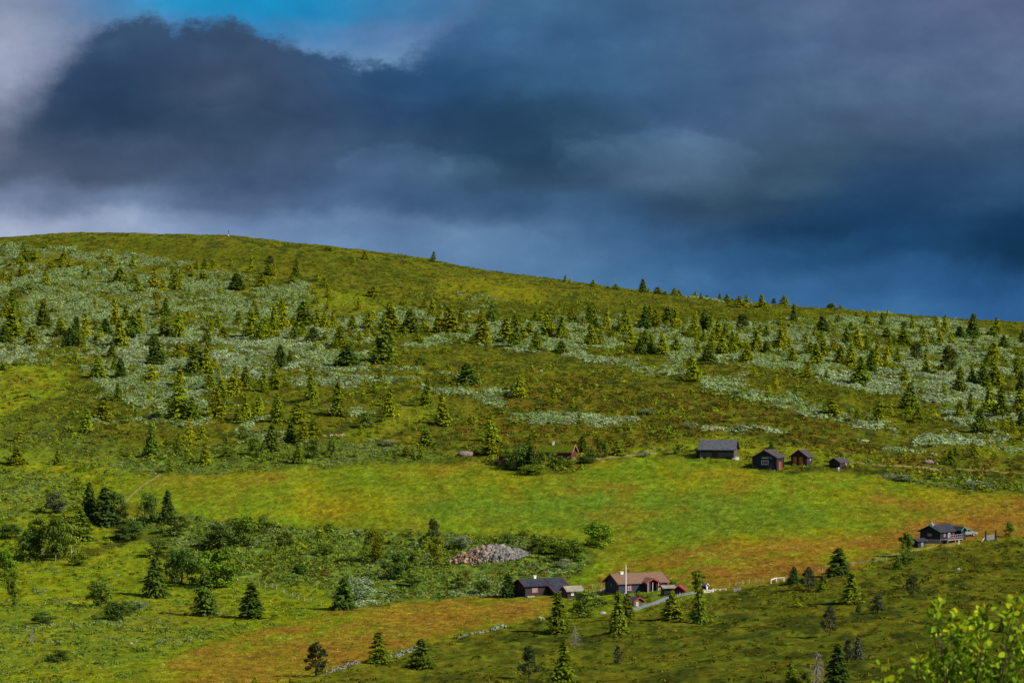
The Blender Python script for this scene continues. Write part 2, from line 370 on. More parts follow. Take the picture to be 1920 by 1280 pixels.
def ground_color(X, Y):
    zz, u, v = fields(X, Y)
    nA = fbm(X / 9.0, Y / 20.0, 51, 4); nB = fbm(X / 2.2, Y / 5.0, 57, 3); nC = fbm(X / 28.0, Y / 60.0, 63, 3); nD = fbm(X / 1.1, Y / 1.6, 71, 2)
    n = len(X)
    c = np.tile(np.array([0.070, 0.084, 0.0068]), (n, 1))                      # heath
    c = lerp(c, (0.102, 0.104, 0.007), sstep(0.45, 0.7, nA) * 0.8)
    c = lerp(c, (0.095, 0.056, 0.008), sstep(0.5, 0.66, nB) * (0.28 + 0.5 * zz['brown']))
    c = lerp(c, (0.026, 0.036, 0.006), sstep(0.52, 0.68, fbm(X / 3.5, Y / 8.0, 77, 3)) * 0.8)
    c = lerp(c, (0.050, 0.060, 0.0045), zz['darkheath'] * sstep(0.3, 0.6, nC) * 0.8)
    c = lerp(c, (0.165, 0.150, 0.005), zz['yellow'] * 0.45 * sstep(0.3, 0.5, nB + 0.1))
    g = np.tile(np.array([0.130, 0.150, 0.0050]), (n, 1))                      # rough grass
    g = lerp(g, (0.190, 0.165, 0.006), sstep(0.5, 0.7, nA) * 0.55)
    g = lerp(g, (0.078, 0.125, 0.008), sstep(0.45, 0.65, nB) * 0.6)
    g = lerp(g, (0.10, 0.135, 0.008), sstep(0.4, 0.6, nC) * 0.5)
    g = lerp(g, (0.150, 0.085, 0.010), sstep(0.66, 0.78, nC) * 0.25)
    gw = np.clip(zz['grass'] * (1.3 * sstep(0.25, 0.5, fbm(X / 5.0, Y / 12.0, 81, 3) + 0.25 * zz['grass'])), 0, 1)
    c = c * (1 - gw[:, None]) + g * gw[:, None]
    t = np.tile(np.array([0.090, 0.130, 0.016]), (n, 1))
    t = lerp(t, (0.062, 0.095, 0.016), sstep(0.45, 0.65, nB))
    c = c * (1 - zz['thicket'][:, None]) + t * zz['thicket'][:, None]
    wd = willow_density(X, Y, zz)
    c = lerp(c, (0.085, 0.110, 0.035), wd * 0.8)
    m = np.tile(np.array([0.116, 0.146, 0.0075]), (n, 1))                      # hay meadow
    m = lerp(m, (0.092, 0.152, 0.008), sstep(0.42, 0.62, nC) * 0.6)
    m = lerp(m, (0.16, 0.115, 0.010), sstep(0.50, 0.66, fbm(X / 5.0, Y / 16.0, 58, 4)) * 0.3)
    m = lerp(m, (0.170, 0.165, 0.005), sstep(0.52, 0.72, nA) * 0.65)
    m = m * (0.78 + 0.44 * fbm(X / 2.5 + Y / 14.0, Y / 30.0 - X / 60.0, 59, 3))[:, None]
    m = lerp(m, (0.070, 0.130, 0.012), zz['bluegreen'] * 0.6 * sstep(0.35, 0.6, nA + 0.1))
    nO = fbm(X / 16.0 + 9, Y / 30.0, 91, 4)
    m = lerp(m, (0.225, 0.092, 0.016), np.clip(zz['orange'] * sstep(0.66, 0.34, nO - 0.06 * zz['orange'] + 0.5 * (nA - 0.5) + 0.35 * (nB - 0.5)), 0, 1) * 0.60)
    m = lerp(m, (0.175, 0.070, 0.014), np.clip(zz['orange'] * sstep(0.5, 0.62, fbm(X / 6.0, Y / 14.0, 95, 4)), 0, 1) * 0.5)
    m = lerp(m, (0.210, 0.110, 0.010), sstep(0.62, 0.74, nO) * 0.3)
    m = lerp(m, (0.34, 0.27, 0.06), sstep(0.80, 0.9, nD) * 0.55 * (0.3 + zz['orange']))
    c = c * (1 - zz['meadow'][:, None]) + m * zz['meadow'][:, None]
    c = c * 1.18 * (0.42 + 1.16 * fbm(X / 0.8, Y / 1.6, 97, 3))[:, None]
    for pts, w in PATHS:
        d = np.full(n, 1e9)
        for (x1, y1), (x2, y2) in zip(pts[:-1], pts[1:]):
            dx, dy = x2 - x1, y2 - y1; tt = np.clip(((u - x1) * dx + (v - y1) * dy) / (dx * dx + dy * dy), 0, 1)
            d = np.minimum(d, np.hypot(u - x1 - tt * dx, v - y1 - tt * dy))
        c = lerp(c, (0.30, 0.245, 0.09), sstep(w * 1.7, w * 0.4, d) * 0.85)
    return c

def at(u, v):
    """world point on the terrain seen in photo pixel (u, v)"""
    Ds = np.arange(250, 1256, 1.0); Xs = (u - 960) / F * Ds
    zz = ground_z(Xs, Ds)
    vv = 640 - zz / Ds * F
    hit = np.nonzero(vv <= v)[0]
    i = hit[0] if len(hit) else int(np.argmin(vv))
    return Vector((Xs[i], Ds[i], zz[i]))

def mesh_np(name, V, Fc, k, col=None, mats=(), smooth=False, cname='Col', mi=None):
    """mesh from numpy vertices and faces of k corners each"""
    me = bpy.data.meshes.new(name); nf = len(Fc)
    me.vertices.add(len(V)); me.vertices.foreach_set('co', np.asarray(V, np.float32).ravel())
    me.loops.add(nf * k); me.loops.foreach_set('vertex_index', np.asarray(Fc, np.int32).ravel())
    me.polygons.add(nf); me.polygons.foreach_set('loop_start', np.arange(0, nf * k, k, dtype=np.int32))
    me.polygons.foreach_set('loop_total', np.full(nf, k, np.int32))
    if smooth: me.polygons.foreach_set('use_smooth', np.ones(nf, bool))
    if mi is not None: me.polygons.foreach_set('material_index', np.asarray(mi, np.int32))
    for m in mats: me.materials.append(m)
    me.update(calc_edges=True)
    if col is not None:
        a = me.attributes.new(cname, 'FLOAT_COLOR', 'POINT')
        a.data.foreach_set('color', np.concatenate([col, np.ones((len(col), 1))], 1).astype(np.float32).ravel())
    return me

# ------------------------------------------------------------------ materials
def mat(name):
    m = bpy.data.materials.new(name); m.use_nodes = True
    t = NT(m.node_tree); t.n.clear(); t.out = t.new('ShaderNodeOutputMaterial')
    return m, t
def ground_mat():
    m, t = mat('ground')
    at_ = t.new('ShaderNodeAttribute', attribute_name='Col')
    tc = t.new('ShaderNodeTexCoord')
    n1 = t.noise(tc.outputs['Object'], 1.5, 6, 0.75)
    n2 = t.noise(tc.outputs['Object'], 0.28, 5, 0.6)
    f = t.math('MULTIPLY', t.maprange(n1.outputs['Fac'], 0.3, 0.7, 0.45, 1.55, False), t.maprange(n2.outputs['Fac'], 0.25, 0.75, 0.7, 1.3, False))
    cb = t.new('ShaderNodeCombineColor')
    for i in range(3): t.l.new(f, cb.inputs[i])
    c = t.mix(1.0, at_.outputs['Color'], cb.outputs[0], 'MULTIPLY')
    p = t.new('ShaderNodeBsdfDiffuse'); t.l.new(c, p.inputs[0]); p.inputs['Roughness'].default_value = 0.6
    bp = t.new('ShaderNodeBump'); bp.inputs['Strength'].default_value = 0.9; bp.inputs['Distance'].default_value = 0.35
    t.l.new(n1.outputs['Fac'], bp.inputs['Height']); t.l.new(bp.outputs[0], p.inputs['Normal'])
    t.l.new(p.outputs[0], t.out.inputs[0]); return m
def leaf_mat(name, use_obj=True, trans=0.28, base=None):
    m, t = mat(name)
    a = t.new('ShaderNodeAttribute', attribute_name='Col'); c = a.outputs['Color']
    if use_obj:
        oi = t.new('ShaderNodeObjectInfo'); c = t.mix(1.0, c, oi.outputs['Color'], 'MULTIPLY')
    d = t.new('ShaderNodeBsdfDiffuse'); t.l.new(c, d.inputs[0])
    tr = t.new('ShaderNodeBsdfTranslucent'); t.l.new(c, tr.inputs[0])
    mx = t.new('ShaderNodeMixShader'); mx.inputs[0].default_value = trans
    t.l.new(d.outputs[0], mx.inputs[1]); t.l.new(tr.outputs[0], mx.inputs[2]); t.l.new(mx.outputs[0], t.out.inputs[0])
    return m
def bark_mat(name, c1, c2, sc=6):
    m, t = mat(name); tc = t.new('ShaderNodeTexCoord')
    n = t.noise(tc.outputs['Object'], sc, 4, 0.6)
    d = t.new('ShaderNodeBsdfDiffuse'); t.l.new(t.ramp(n.outputs['Fac'], [(0.35, c1), (0.65, c2)], 'LINEAR'), d.inputs[0])
    t.l.new(d.outputs[0], t.out.inputs[0]); return m
M = {}
M['ground'] = ground_mat(); M['leaf'] = leaf_mat('foliage'); M['scrub'] = leaf_mat('scrub foliage', False, 0.2)
M['bark'] = bark_mat('bark', (0.05, 0.035, 0.02), (0.12, 0.09, 0.06))
M['birch'] = bark_mat('birch bark', (0.10, 0.08, 0.06), (0.62, 0.58, 0.52), 3)
M['dead'] = bark_mat('dead grey wood', (0.14, 0.12, 0.11), (0.34, 0.30, 0.29), 3)

# ------------------------------------------------------------------ ground sheet
def build_ground():
    us = np.concatenate([np.arange(-1500, -120, 40), np.arange(-120, 2040, 3.0), np.arange(2040, 3421, 40)])
    ys = np.concatenate([[-70, -50, -35, -20, -10, 0, 6, 12, 20, 30, 45, 60, 80, 100, 130, 160, 200, 230], np.arange(250, 400, 1.6), np.arange(400, 700, 1.1), np.arange(700, 1290, 1.5), [1300, 1340, 1400, 1500, 1650, 1800, 2200, 2600]])
    # a fan that opens from behind the camera; its columns meet at y = -80
    UU, YY = np.meshgrid(us, ys)
    a = (UU - 960) / F
    XX = np.where(YY > 60, a * YY, a * 60 + a * (YY - 60) * 0)
    wide = np.clip((60 - YY) / 130, 0, 1)
    XX = XX * (1 + 2.0 * wide)
    X = XX.ravel(); Y = YY.ravel()
    zz, u, v = fields(X, Y)
    z = base_z(X, Y) + relief(X, Y, zz)
    wd = willow_density(X, Y, zz); z = z + 0.25 * wd
    c = ground_color(X, Y)
    nu, ny = len(us), len(ys)
    i = np.arange(nu - 1)[None, :] + nu * np.arange(ny - 1)[:, None]
    Fc = np.stack([i, i + 1, i + 1 + nu, i + nu], -1).reshape(-1, 4)
    me = mesh_np('ground', np.stack([X, Y, z], 1), Fc, 4, c, [M['ground']], True)
    o = link('ground', me); tag(o, kind='structure')
build_ground()

# ------------------------------------------------------------------ low scrub (nobody could count it)
def leaf_quads(P, N, A, L, W):
    """quads centred on P, long axis A, lying across N; L, W half sizes"""
    A = A / (np.linalg.norm(A, axis=1, keepdims=True) + 1e-9)
    B = np.cross(N, A); B /= (np.linalg.norm(B, axis=1, keepdims=True) + 1e-9)
    L = L[:, None]; W = W[:, None]
    V = np.stack([P - A * L, P + B * W, P + A * L, P - B * W], 1).reshape(-1, 3)
    Fc = np.arange(len(P) * 4).reshape(-1, 4)
    return V, Fc
def rdir(n, r=None):
    v = (r or rng).normal(size=(n, 3)); return v / np.linalg.norm(v, axis=1, keepdims=True)

def scrub(name, label, cat, step, dens_fn, size_fn, col_fn, ntri, h, yr=(300, 1245), up=.35, jit=.55):
    r = np.random.default_rng(abs(sum(map(ord, name))) % 9999)
    ys = np.arange(yr[0], yr[1], step); pts = []
    for y in ys:
        x0, x1 = (-130 - 960) / F * y, (2050 - 960) / F * y
        xs = np.arange(x0, x1, step); pts.append(np.stack([xs + r.uniform(-.5, .5, len(xs)) * step, y + r.uniform(-.5, .5, len(xs)) * step], 1))
    P = np.concatenate(pts); X, Y = P[:, 0], P[:, 1]
    zz, u, v = fields(X, Y)
    d = dens_fn(X, Y, zz, u, v)
    k = r.random(len(X)) < d
    X, Y = X[k], Y[k]; zz = {q: w[k] for q, w in zz.items()}; u = u[k]; v = v[k]
    if len(X) == 0: return
    n = len(X); zg = base_z(X, Y) + relief(X, Y, zz)
    s = size_fn(X, Y, zz, r); cc = col_fn(X, Y, zz, r)
    # dome of little leaf triangles
    th = r.uniform(0, 2 * math.pi, (n, ntri)); rr = np.sqrt(r.random((n, ntri))); hh = np.sqrt(np.clip(1 - rr ** 2, 0, 1)) * r.uniform(0.45, 1.05, (n, ntri))
    C = np.stack([X[:, None] + rr * np.cos(th) * s[:, None], Y[:, None] + rr * np.sin(th) * s[:, None], zg[:, None] + hh * s[:, None] * h], -1).reshape(-1, 3)
    q = (s[:, None] * r.uniform(0.2, 0.42, (n, ntri))).reshape(-1, 1)
    nr = np.stack([rr * np.cos(th), rr * np.sin(th), hh + up], -1).reshape(-1, 3) + rdir(n * ntri, r) * jit; nr /= np.linalg.norm(nr, axis=1, keepdims=True)
    a = np.cross(nr, rdir(n * ntri, r)); a /= np.linalg.norm(a, axis=1, keepdims=True); b = np.cross(nr, a)
    V = np.stack([C + a * q, C - a * q * .5 + b * q * .8, C - a * q * .5 - b * q * .8], 1).reshape(-1, 3)
    col = np.repeat(cc[:, None, :] * r.uniform(0.75, 1.25, (n, ntri, 1)), 1, 0).reshape(-1, 3)
    col = np.repeat(col, 3, 0)
    me = mesh_np(name, V, np.arange(len(V)).reshape(-1, 3), 3, col, [M['scrub']])
    o = link(name, me); tag(o, label, cat, kind='stuff'); print(name, n, 'clumps')
    return o

scrub('willow_scrub', 'low silvery grey-green willow scrub spread in bands over the open hillside', 'scrub', 1.05,
      lambda X, Y, z, u, v: willow_density(X, Y, z) * 0.9 * (1 - z['meadow']),
      lambda X, Y, z, r: r.uniform(0.6, 1.1, len(X)) * (0.5 + 1.0 * fbm(X / 5, Y / 5, 3, 2)),
      lambda X, Y, z, r: (np.array([0.250, 0.335, 0.125]) + np.array([.045, .035, .055]) * sstep(.45, .6, fbm(X / 22, Y / 40, 19, 2))[:, None] * sstep(1060, 900, Y)[:, None]) * (0.6 + 0.72 * fbm(X / 5, Y / 9, 15, 3))[:, None] * r.uniform(0.92, 1.08, (len(X), 1)), 22, 0.75, up=.8, jit=.4)
scrub('heath_scrub', 'dark olive and brown dwarf birch and heather covering the slope', 'heath', 1.75,
      lambda X, Y, z, u, v: (0.34 + 0.6 * sstep(0.42, 0.58, fbm(X / 4.5, Y / 10, 44, 3)) * sstep(1150, 900, Y)) * (1 - z['meadow']) ** 3 * (1 - 0.75 * z['grass']) * (1 - z['yellow']) * (1 - 0.6 * sstep(500, 430, Y)),
      lambda X, Y, z, r: r.uniform(0.4, 1.05, len(X)) * (0.75 + 0.5 * z['brown']),
      lambda X, Y, z, r: (np.array([0.092, 0.105, 0.008]) + np.array([0.035, -0.03, 0.002]) * (r.random((len(X), 1)) * (0.4 + z['brown'][:, None]))) * r.uniform(0.45, 1.5, (len(X), 1)) * (0.6 + 0.8 * fbm(X / 6, Y / 12, 46, 2))[:, None], 14, 0.5)
scrub('green_thicket', 'waist high green herbs and willows in the damp hollow between the meadows', 'thicket', 1.15,
      lambda X, Y, z, u, v: np.clip(z['thicket'] * (0.15 + 0.55 * sstep(0.38, 0.6, fbm(X / 7, Y / 12, 67, 3))) + z['grass'] * 0.4 * sstep(0.56, 0.66, fbm(X / 4.5, Y / 9, 66, 3)), 0, 1) * (1 - z['meadow']) ** 2 * (Y < 900),
      lambda X, Y, z, r: r.uniform(0.35, 0.95, len(X)) * (0.7 + 0.3 * z['thicket']),
      lambda X, Y, z, r: (np.array([0.120, 0.185, 0.024]) + (np.array([0.03, 0.02, 0.04])) * (fbm(X / 9, Y / 14, 5, 2) > 0.58)[:, None] + np.array([0.04, 0.035, 0]) * r.random((len(X), 1))) * r.uniform(0.7, 1.25, (len(X), 1)), 22, 0.6)
scrub('hillside_shrubs', 'knee to hip high yellow-green shrubs dotted through the willow and heath', 'shrubs', 2.6,
      lambda X, Y, z, u, v: (0.62 - 0.38 * z['willow']) * sstep(0.40, 0.56, fbm(X / 14, Y / 25, 48, 3)) * (1 - z['meadow']) ** 3 * (Y > 560) * (Y < 1120) * (0.35 + 0.65 * np.clip(z['willow'] + z['thicket'], 0, 1)),
      lambda X, Y, z, r: r.uniform(0.5, 1.3, len(X)),
      lambda X, Y, z, r: (np.array([0.125, 0.180, 0.012]) + np.array([0.06, 0.04, 0.0]) * r.random((len(X), 1))) * r.uniform(0.6, 1.25, (len(X), 1)), 24, 1.25)
scrub('meadow_grass', 'tufts and flower heads of the hay meadows and rough pasture', 'grass', 0.85,
      lambda X, Y, z, u, v: np.clip(z['meadow'] + z['grass'] * .8, 0, 1) * 0.8 * (Y < 720),
      lambda X, Y, z, r: r.uniform(0.16, 0.40, len(X)),
      lambda X, Y, z, r: ground_color(X, Y) * r.uniform(0.6, 1.6, (len(X), 1)) + np.array([.3, .26, .13]) * (r.random((len(X), 1)) > .985), 4, 1.1, (300, 720))
# ------------------------------------------------------------------ tree kinds (unit height, crown half-width given)
def tube(path, radii, n=6):
    V = []; Fc = []
    for k, (p, r) in enumerate(zip(path, radii)):
        for j in range(n):
            a = 2 * math.pi * j / n; V.append((p[0] + r * math.cos(a), p[1] + r * math.sin(a), p[2]))
    for k in range(len(path) - 1):
        for j in range(n): Fc.append((k * n + j, k * n + (j + 1) % n, (k + 1) * n + (j + 1) % n, (k + 1) * n + j))
    return np.array(V), np.array(Fc)

def crown_spruce(seed, rad=0.26, layers=20, ragged=0.25, taper=0.85, base=0.04, gap=0.0, dens=1.0):
    r = np.random.default_rng(seed); P = []; A = []; L = []; W = []; C = []
    lean = r.normal(0, 0.015, 2)
    for i in range(layers):
        t = base + (0.985 - base) * (i + r.uniform(-.3, .3)) / layers
        if r.random() < gap: continue
        R = rad * (1 - t) ** (taper * .85) * r.uniform(1 - ragged, 1 + ragged) + 0.022
        nb = max(5, int(6 + 8 * R / rad))
        for j in range(nb):
            az = r.uniform(0, 6.283); Lb = R * r.uniform(1 - ragged * 1.3, 1.12)
            k = max(3, int(7 * dens * Lb / rad) + 3)
            s = (np.arange(k) + r.random(k)) / k
            dx, dy = math.cos(az), math.sin(az)
            z = t + 0.10 * Lb * s - 0.32 * Lb * s ** 2 * 1.2 + r.normal(0, .006, k)
            spread = 0.32 * Lb * s * r.normal(0, 1, k)
            p = np.stack([dx * Lb * s - dy * spread + lean[0] * t, dy * Lb * s + dx * spread + lean[1] * t, z], 1)
            a = np.stack([dx + r.normal(0, .45, k), dy + r.normal(0, .45, k), -0.35 + r.normal(0, .3, k)], 1)
            P.append(p); A.append(a); L.append(r.uniform(.030, .052, k) * (1 + rad)); W.append(r.uniform(.016, .028, k) * (1 + rad))
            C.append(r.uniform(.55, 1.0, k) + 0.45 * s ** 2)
    P = np.concatenate(P); A = np.concatenate(A); L = np.concatenate(L); W = np.concatenate(W); C = np.concatenate(C)
    N = np.stack([P[:, 0], P[:, 1], np.zeros(len(P))], 1); N /= np.linalg.norm(N, axis=1, keepdims=True) + .02; N = N * .9 + r.normal(0, .32, P.shape); N[:, 2] += .75
    V, Fc = leaf_quads(P, N, A, L, W)
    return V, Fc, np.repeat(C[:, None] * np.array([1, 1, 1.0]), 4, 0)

def crown_round(seed, rad=0.4, z0=0.12, clumps=16, leaves=90, leaf=0.026, flat=1.0, top=0.97, loose=0.25):
    r = np.random.default_rng(seed); P = []; C = []; NN = []
    for i in range(clumps):
        t = r.random() ** 0.8; z = z0 + (top - z0 - 0.12) * t + 0.06
        prof = math.sin(math.pi * min(1, max(0.02, (z - z0 + 0.1) / (top - z0 + 0.15)))) ** 0.6
        a = r.uniform(0, 6.283); q = rad * prof * math.sqrt(r.random()) * 0.85
        c = np.array([q * math.cos(a), q * math.sin(a), z]); cr = rad * r.uniform(0.25, 0.45)
        d = rdir(leaves, r) * (cr * (0.35 + 0.65 * r.random(leaves) ** 0.5))[:, None] * (1 + loose * r.normal(size=(leaves, 1)))
        d[:, 2] *= 0.75 * flat
        P.append(c + d); NN.append(d / (np.linalg.norm(d, axis=1, keepdims=True) + 1e-6)); C.append(np.full(leaves, r.uniform(.7, 1.2)) * r.uniform(.65, 1.3, leaves))
    NN = np.concatenate(NN) + np.array([0, 0, .3]); P = np.concatenate(P); C = np.concatenate(C); P[:, 2] = np.clip(P[:, 2], 0.01, 1.0)
    k = len(P); NN = NN + rdir(k, r) * .6; A = np.cross(NN, rdir(k, r)); V, Fc = leaf_quads(P, NN, A, r.uniform(.7, 1.3, k) * leaf, r.uniform(.5, .9, k) * leaf)
    return V, Fc, np.repeat(C[:, None] * np.ones(3), 4, 0)

def crown_pine(seed, rad=0.33, z0=0.15):
    r = np.random.default_rng(seed); P = []; C = []; A = []
    for i in range(44):
        t = r.random(); z = z0 + (0.95 - z0) * t
        prof = (1 - t) ** 0.55 * min(1, 0.45 + 2.2 * t)
        a = r.uniform(0, 6.283); q = rad * prof * r.uniform(.35, 1.0)
        c = np.array([q * math.cos(a), q * math.sin(a), z]); k = 46
        d = rdir(k, r) * (r.uniform(.05, .09) * r.random(k) ** .4)[:, None]
        P.append(c + d); A.append(d + np.array([0, 0, .04])); C.append(np.full(k, r.uniform(.7, 1.15)) * r.uniform(.6, 1.3, k))
    P = np.concatenate(P); A = np.concatenate(A); C = np.concatenate(C); k = len(P)
    V, Fc = leaf_quads(P, rdir(k, r), A, r.uniform(.022, .038, k), r.uniform(.010, .018, k))
    return V, Fc, np.repeat(C[:, None] * np.ones(3), 4, 0)

def trunk_mesh(seed, r0, top, bend=0.02, limbs=0, spread=0.3, n=6, stems=1):
    r = np.random.default_rng(seed); Vs = []; Fs = []; off = 0
    def add(path, rad):
        nonlocal off
        V, Fc = tube(path, rad, n); Vs.append(V); Fs.append(Fc + off); off += len(V)
    for s in range(stems):
        o = np.array([0, 0, 0.0]) if stems == 1 else np.array([*r.normal(0, .03, 2), 0])
        tip = np.array([*(r.normal(0, bend + (0.16 if stems > 1 else 0), 2)), top])
        path = [o + (tip - o) * q + np.array([math.sin(q * 5 + seed) * bend * .5, 0, -0.03 * (q == 0)]) for q in np.linspace(0, 1, 6)]
        add(path, [r0 * (1 - .85 * q) / (1 + .3 * (stems > 1)) for q in np.linspace(0, 1, 6)])
        for l in range(limbs):
            q = r.uniform(.25, .9); b = path[min(5, int(q * 5))]; a = r.uniform(0, 6.283); ln = spread * (1.1 - q) * r.uniform(.6, 1.1)
            pp = [b + np.array([math.cos(a) * ln * w, math.sin(a) * ln * w, ln * (.5 * w + .2 * w * w)]) for w in (0, .35, .7, 1)]
            add(pp, [r0 * .35, r0 * .25, r0 * .15, r0 * .05])
    return np.concatenate(Vs), np.concatenate(Fs)

def two_part(name, crown, trunk, bark):
    """single mesh with crown and trunk, for trees only a few pixels tall"""
    V, Fc, C = crown; V2, F2 = trunk
    me = mesh_np(name, np.concatenate([V, V2]), np.concatenate([Fc, F2 + len(V)]), 4, np.concatenate([C, np.ones((len(V2), 3))]), [M['leaf'], bark],
                 mi=np.concatenate([np.zeros(len(Fc), int), np.ones(len(F2), int)]))
    return me
KINDS = {}
def kind(key, crown_fn, trunk_args, bark, n):
    L = []
    for i in range(n):
        cr = crown_fn(i); tr = trunk_mesh(100 + i, *trunk_args)
        cm = mesh_np(key + '_crown', *cr[:2], 4, cr[2], [M['leaf']]); tm = mesh_np(key + '_trunk', tr[0], tr[1], 4, None, [bark], True)
        L.append((two_part(key, cr, tr, bark), cm, tm))
    KINDS[key] = L
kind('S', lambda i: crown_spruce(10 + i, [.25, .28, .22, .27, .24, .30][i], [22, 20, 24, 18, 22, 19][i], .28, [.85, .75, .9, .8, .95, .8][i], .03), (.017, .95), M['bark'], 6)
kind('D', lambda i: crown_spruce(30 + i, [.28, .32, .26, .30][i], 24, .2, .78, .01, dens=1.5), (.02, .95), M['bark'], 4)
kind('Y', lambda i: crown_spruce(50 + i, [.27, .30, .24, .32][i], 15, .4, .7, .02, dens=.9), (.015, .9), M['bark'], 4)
kind('B', lambda i: crown_round(70 + i, .42, .02, 24, 110, .03), (.02, .8, .03, 4, .3, 5, 3), M['bark'], 4)
kind('T', lambda i: crown_round(90 + i, .34, .08, 30, 110, .025), (.014, .85, .03, 7, .3), M['birch'], 3)
kind('P', lambda i: crown_pine(110 + i, .34 if i % 2 else .30), (.022, .93, .02, 8, .28), M['bark'], 3)
kind('W', lambda i: crown_round(130 + i, .46, .0, 22, 90, .028), (.012, .6, .03, 3, .3, 4, 3), M['bark'], 3)
TINT = {'S': [(.190, .230, .012), (.140, .190, .012), (.230, .260, .010), (.200, .240, .010)],
        'D': [(.070, .115, .016), (.092, .138, .014), (.110, .155, .014)],
        'Y': [(.235, .275, .010), (.205, .250, .010), (.275, .285, .009)],
        'B': [(.140, .205, .028), (.165, .230, .022)],
        'T': [(.145, .200, .022), (.165, .215, .018)],
        'P': [(.085, .108, .028), (.10, .12, .022)],
        'W': [(.270, .330, .155), (.24, .30, .14)]}
WIDTH = {'S': .26, 'D': .29, 'Y': .28, 'B': .42, 'T': .34, 'P': .32, 'W': .46}
NAMES = {'S': ('spruce_tree', 'spruce'), 'D': ('spruce_tree', 'spruce'), 'Y': ('young_spruce', 'spruce'), 'B': ('leafy_bush', 'bush'),
         'T': ('birch_tree', 'birch'), 'P': ('pine_tree', 'pine'), 'W': ('willow_bush', 'bush')}
trng = np.random.default_rng(99)
def place_tree(u, v, hpx, wpx, k, label=None, group=None, parts=False, tint=None, yaw=None, cat=None):
    p = at(u, v); m = p.y / F; h = hpx * m; w = (wpx or hpx * .55) * m
    i = int(trng.integers(len(KINDS[k]))); c = tint or TINT[k][int(trng.integers(len(TINT[k])))]
    if parts and k in 'DS': c = (c[0] * .66, c[1] * .72, c[2])
    j = trng.uniform(.75, 1.2); c = (c[0] * j * trng.uniform(.92, 1.08), c[1] * j, c[2] * j, 1)
    sx = w / (2 * WIDTH[k]) * (1.05 if parts else 1.22 if k in 'SDY' else 1.05)
    sx = max(sx, h * (0.45 if parts else 0.85 if k in 'SDY' else .45)); rz = trng.uniform(0, 6.283) if yaw is None else yaw
    nm, ct = NAMES[k]; full, cm, tm = KINDS[k][i]
    if parts:
        o = empty(nm, p - Vector((0, 0, .1)), rz)
        a = link('crown', cm, o); b = link('trunk', tm, o)
        a.color = c
        for q in (a, b): q.scale = (sx, sx, h)
    else:
        o = link(nm, full); o.location = p - Vector((0, 0, .1)); o.rotation_euler = (trng.normal(0, .035), trng.normal(0, .035), rz); o.scale = (sx, sx, h); o.color = c
    tag(o, label, cat or ct, group)
    return o

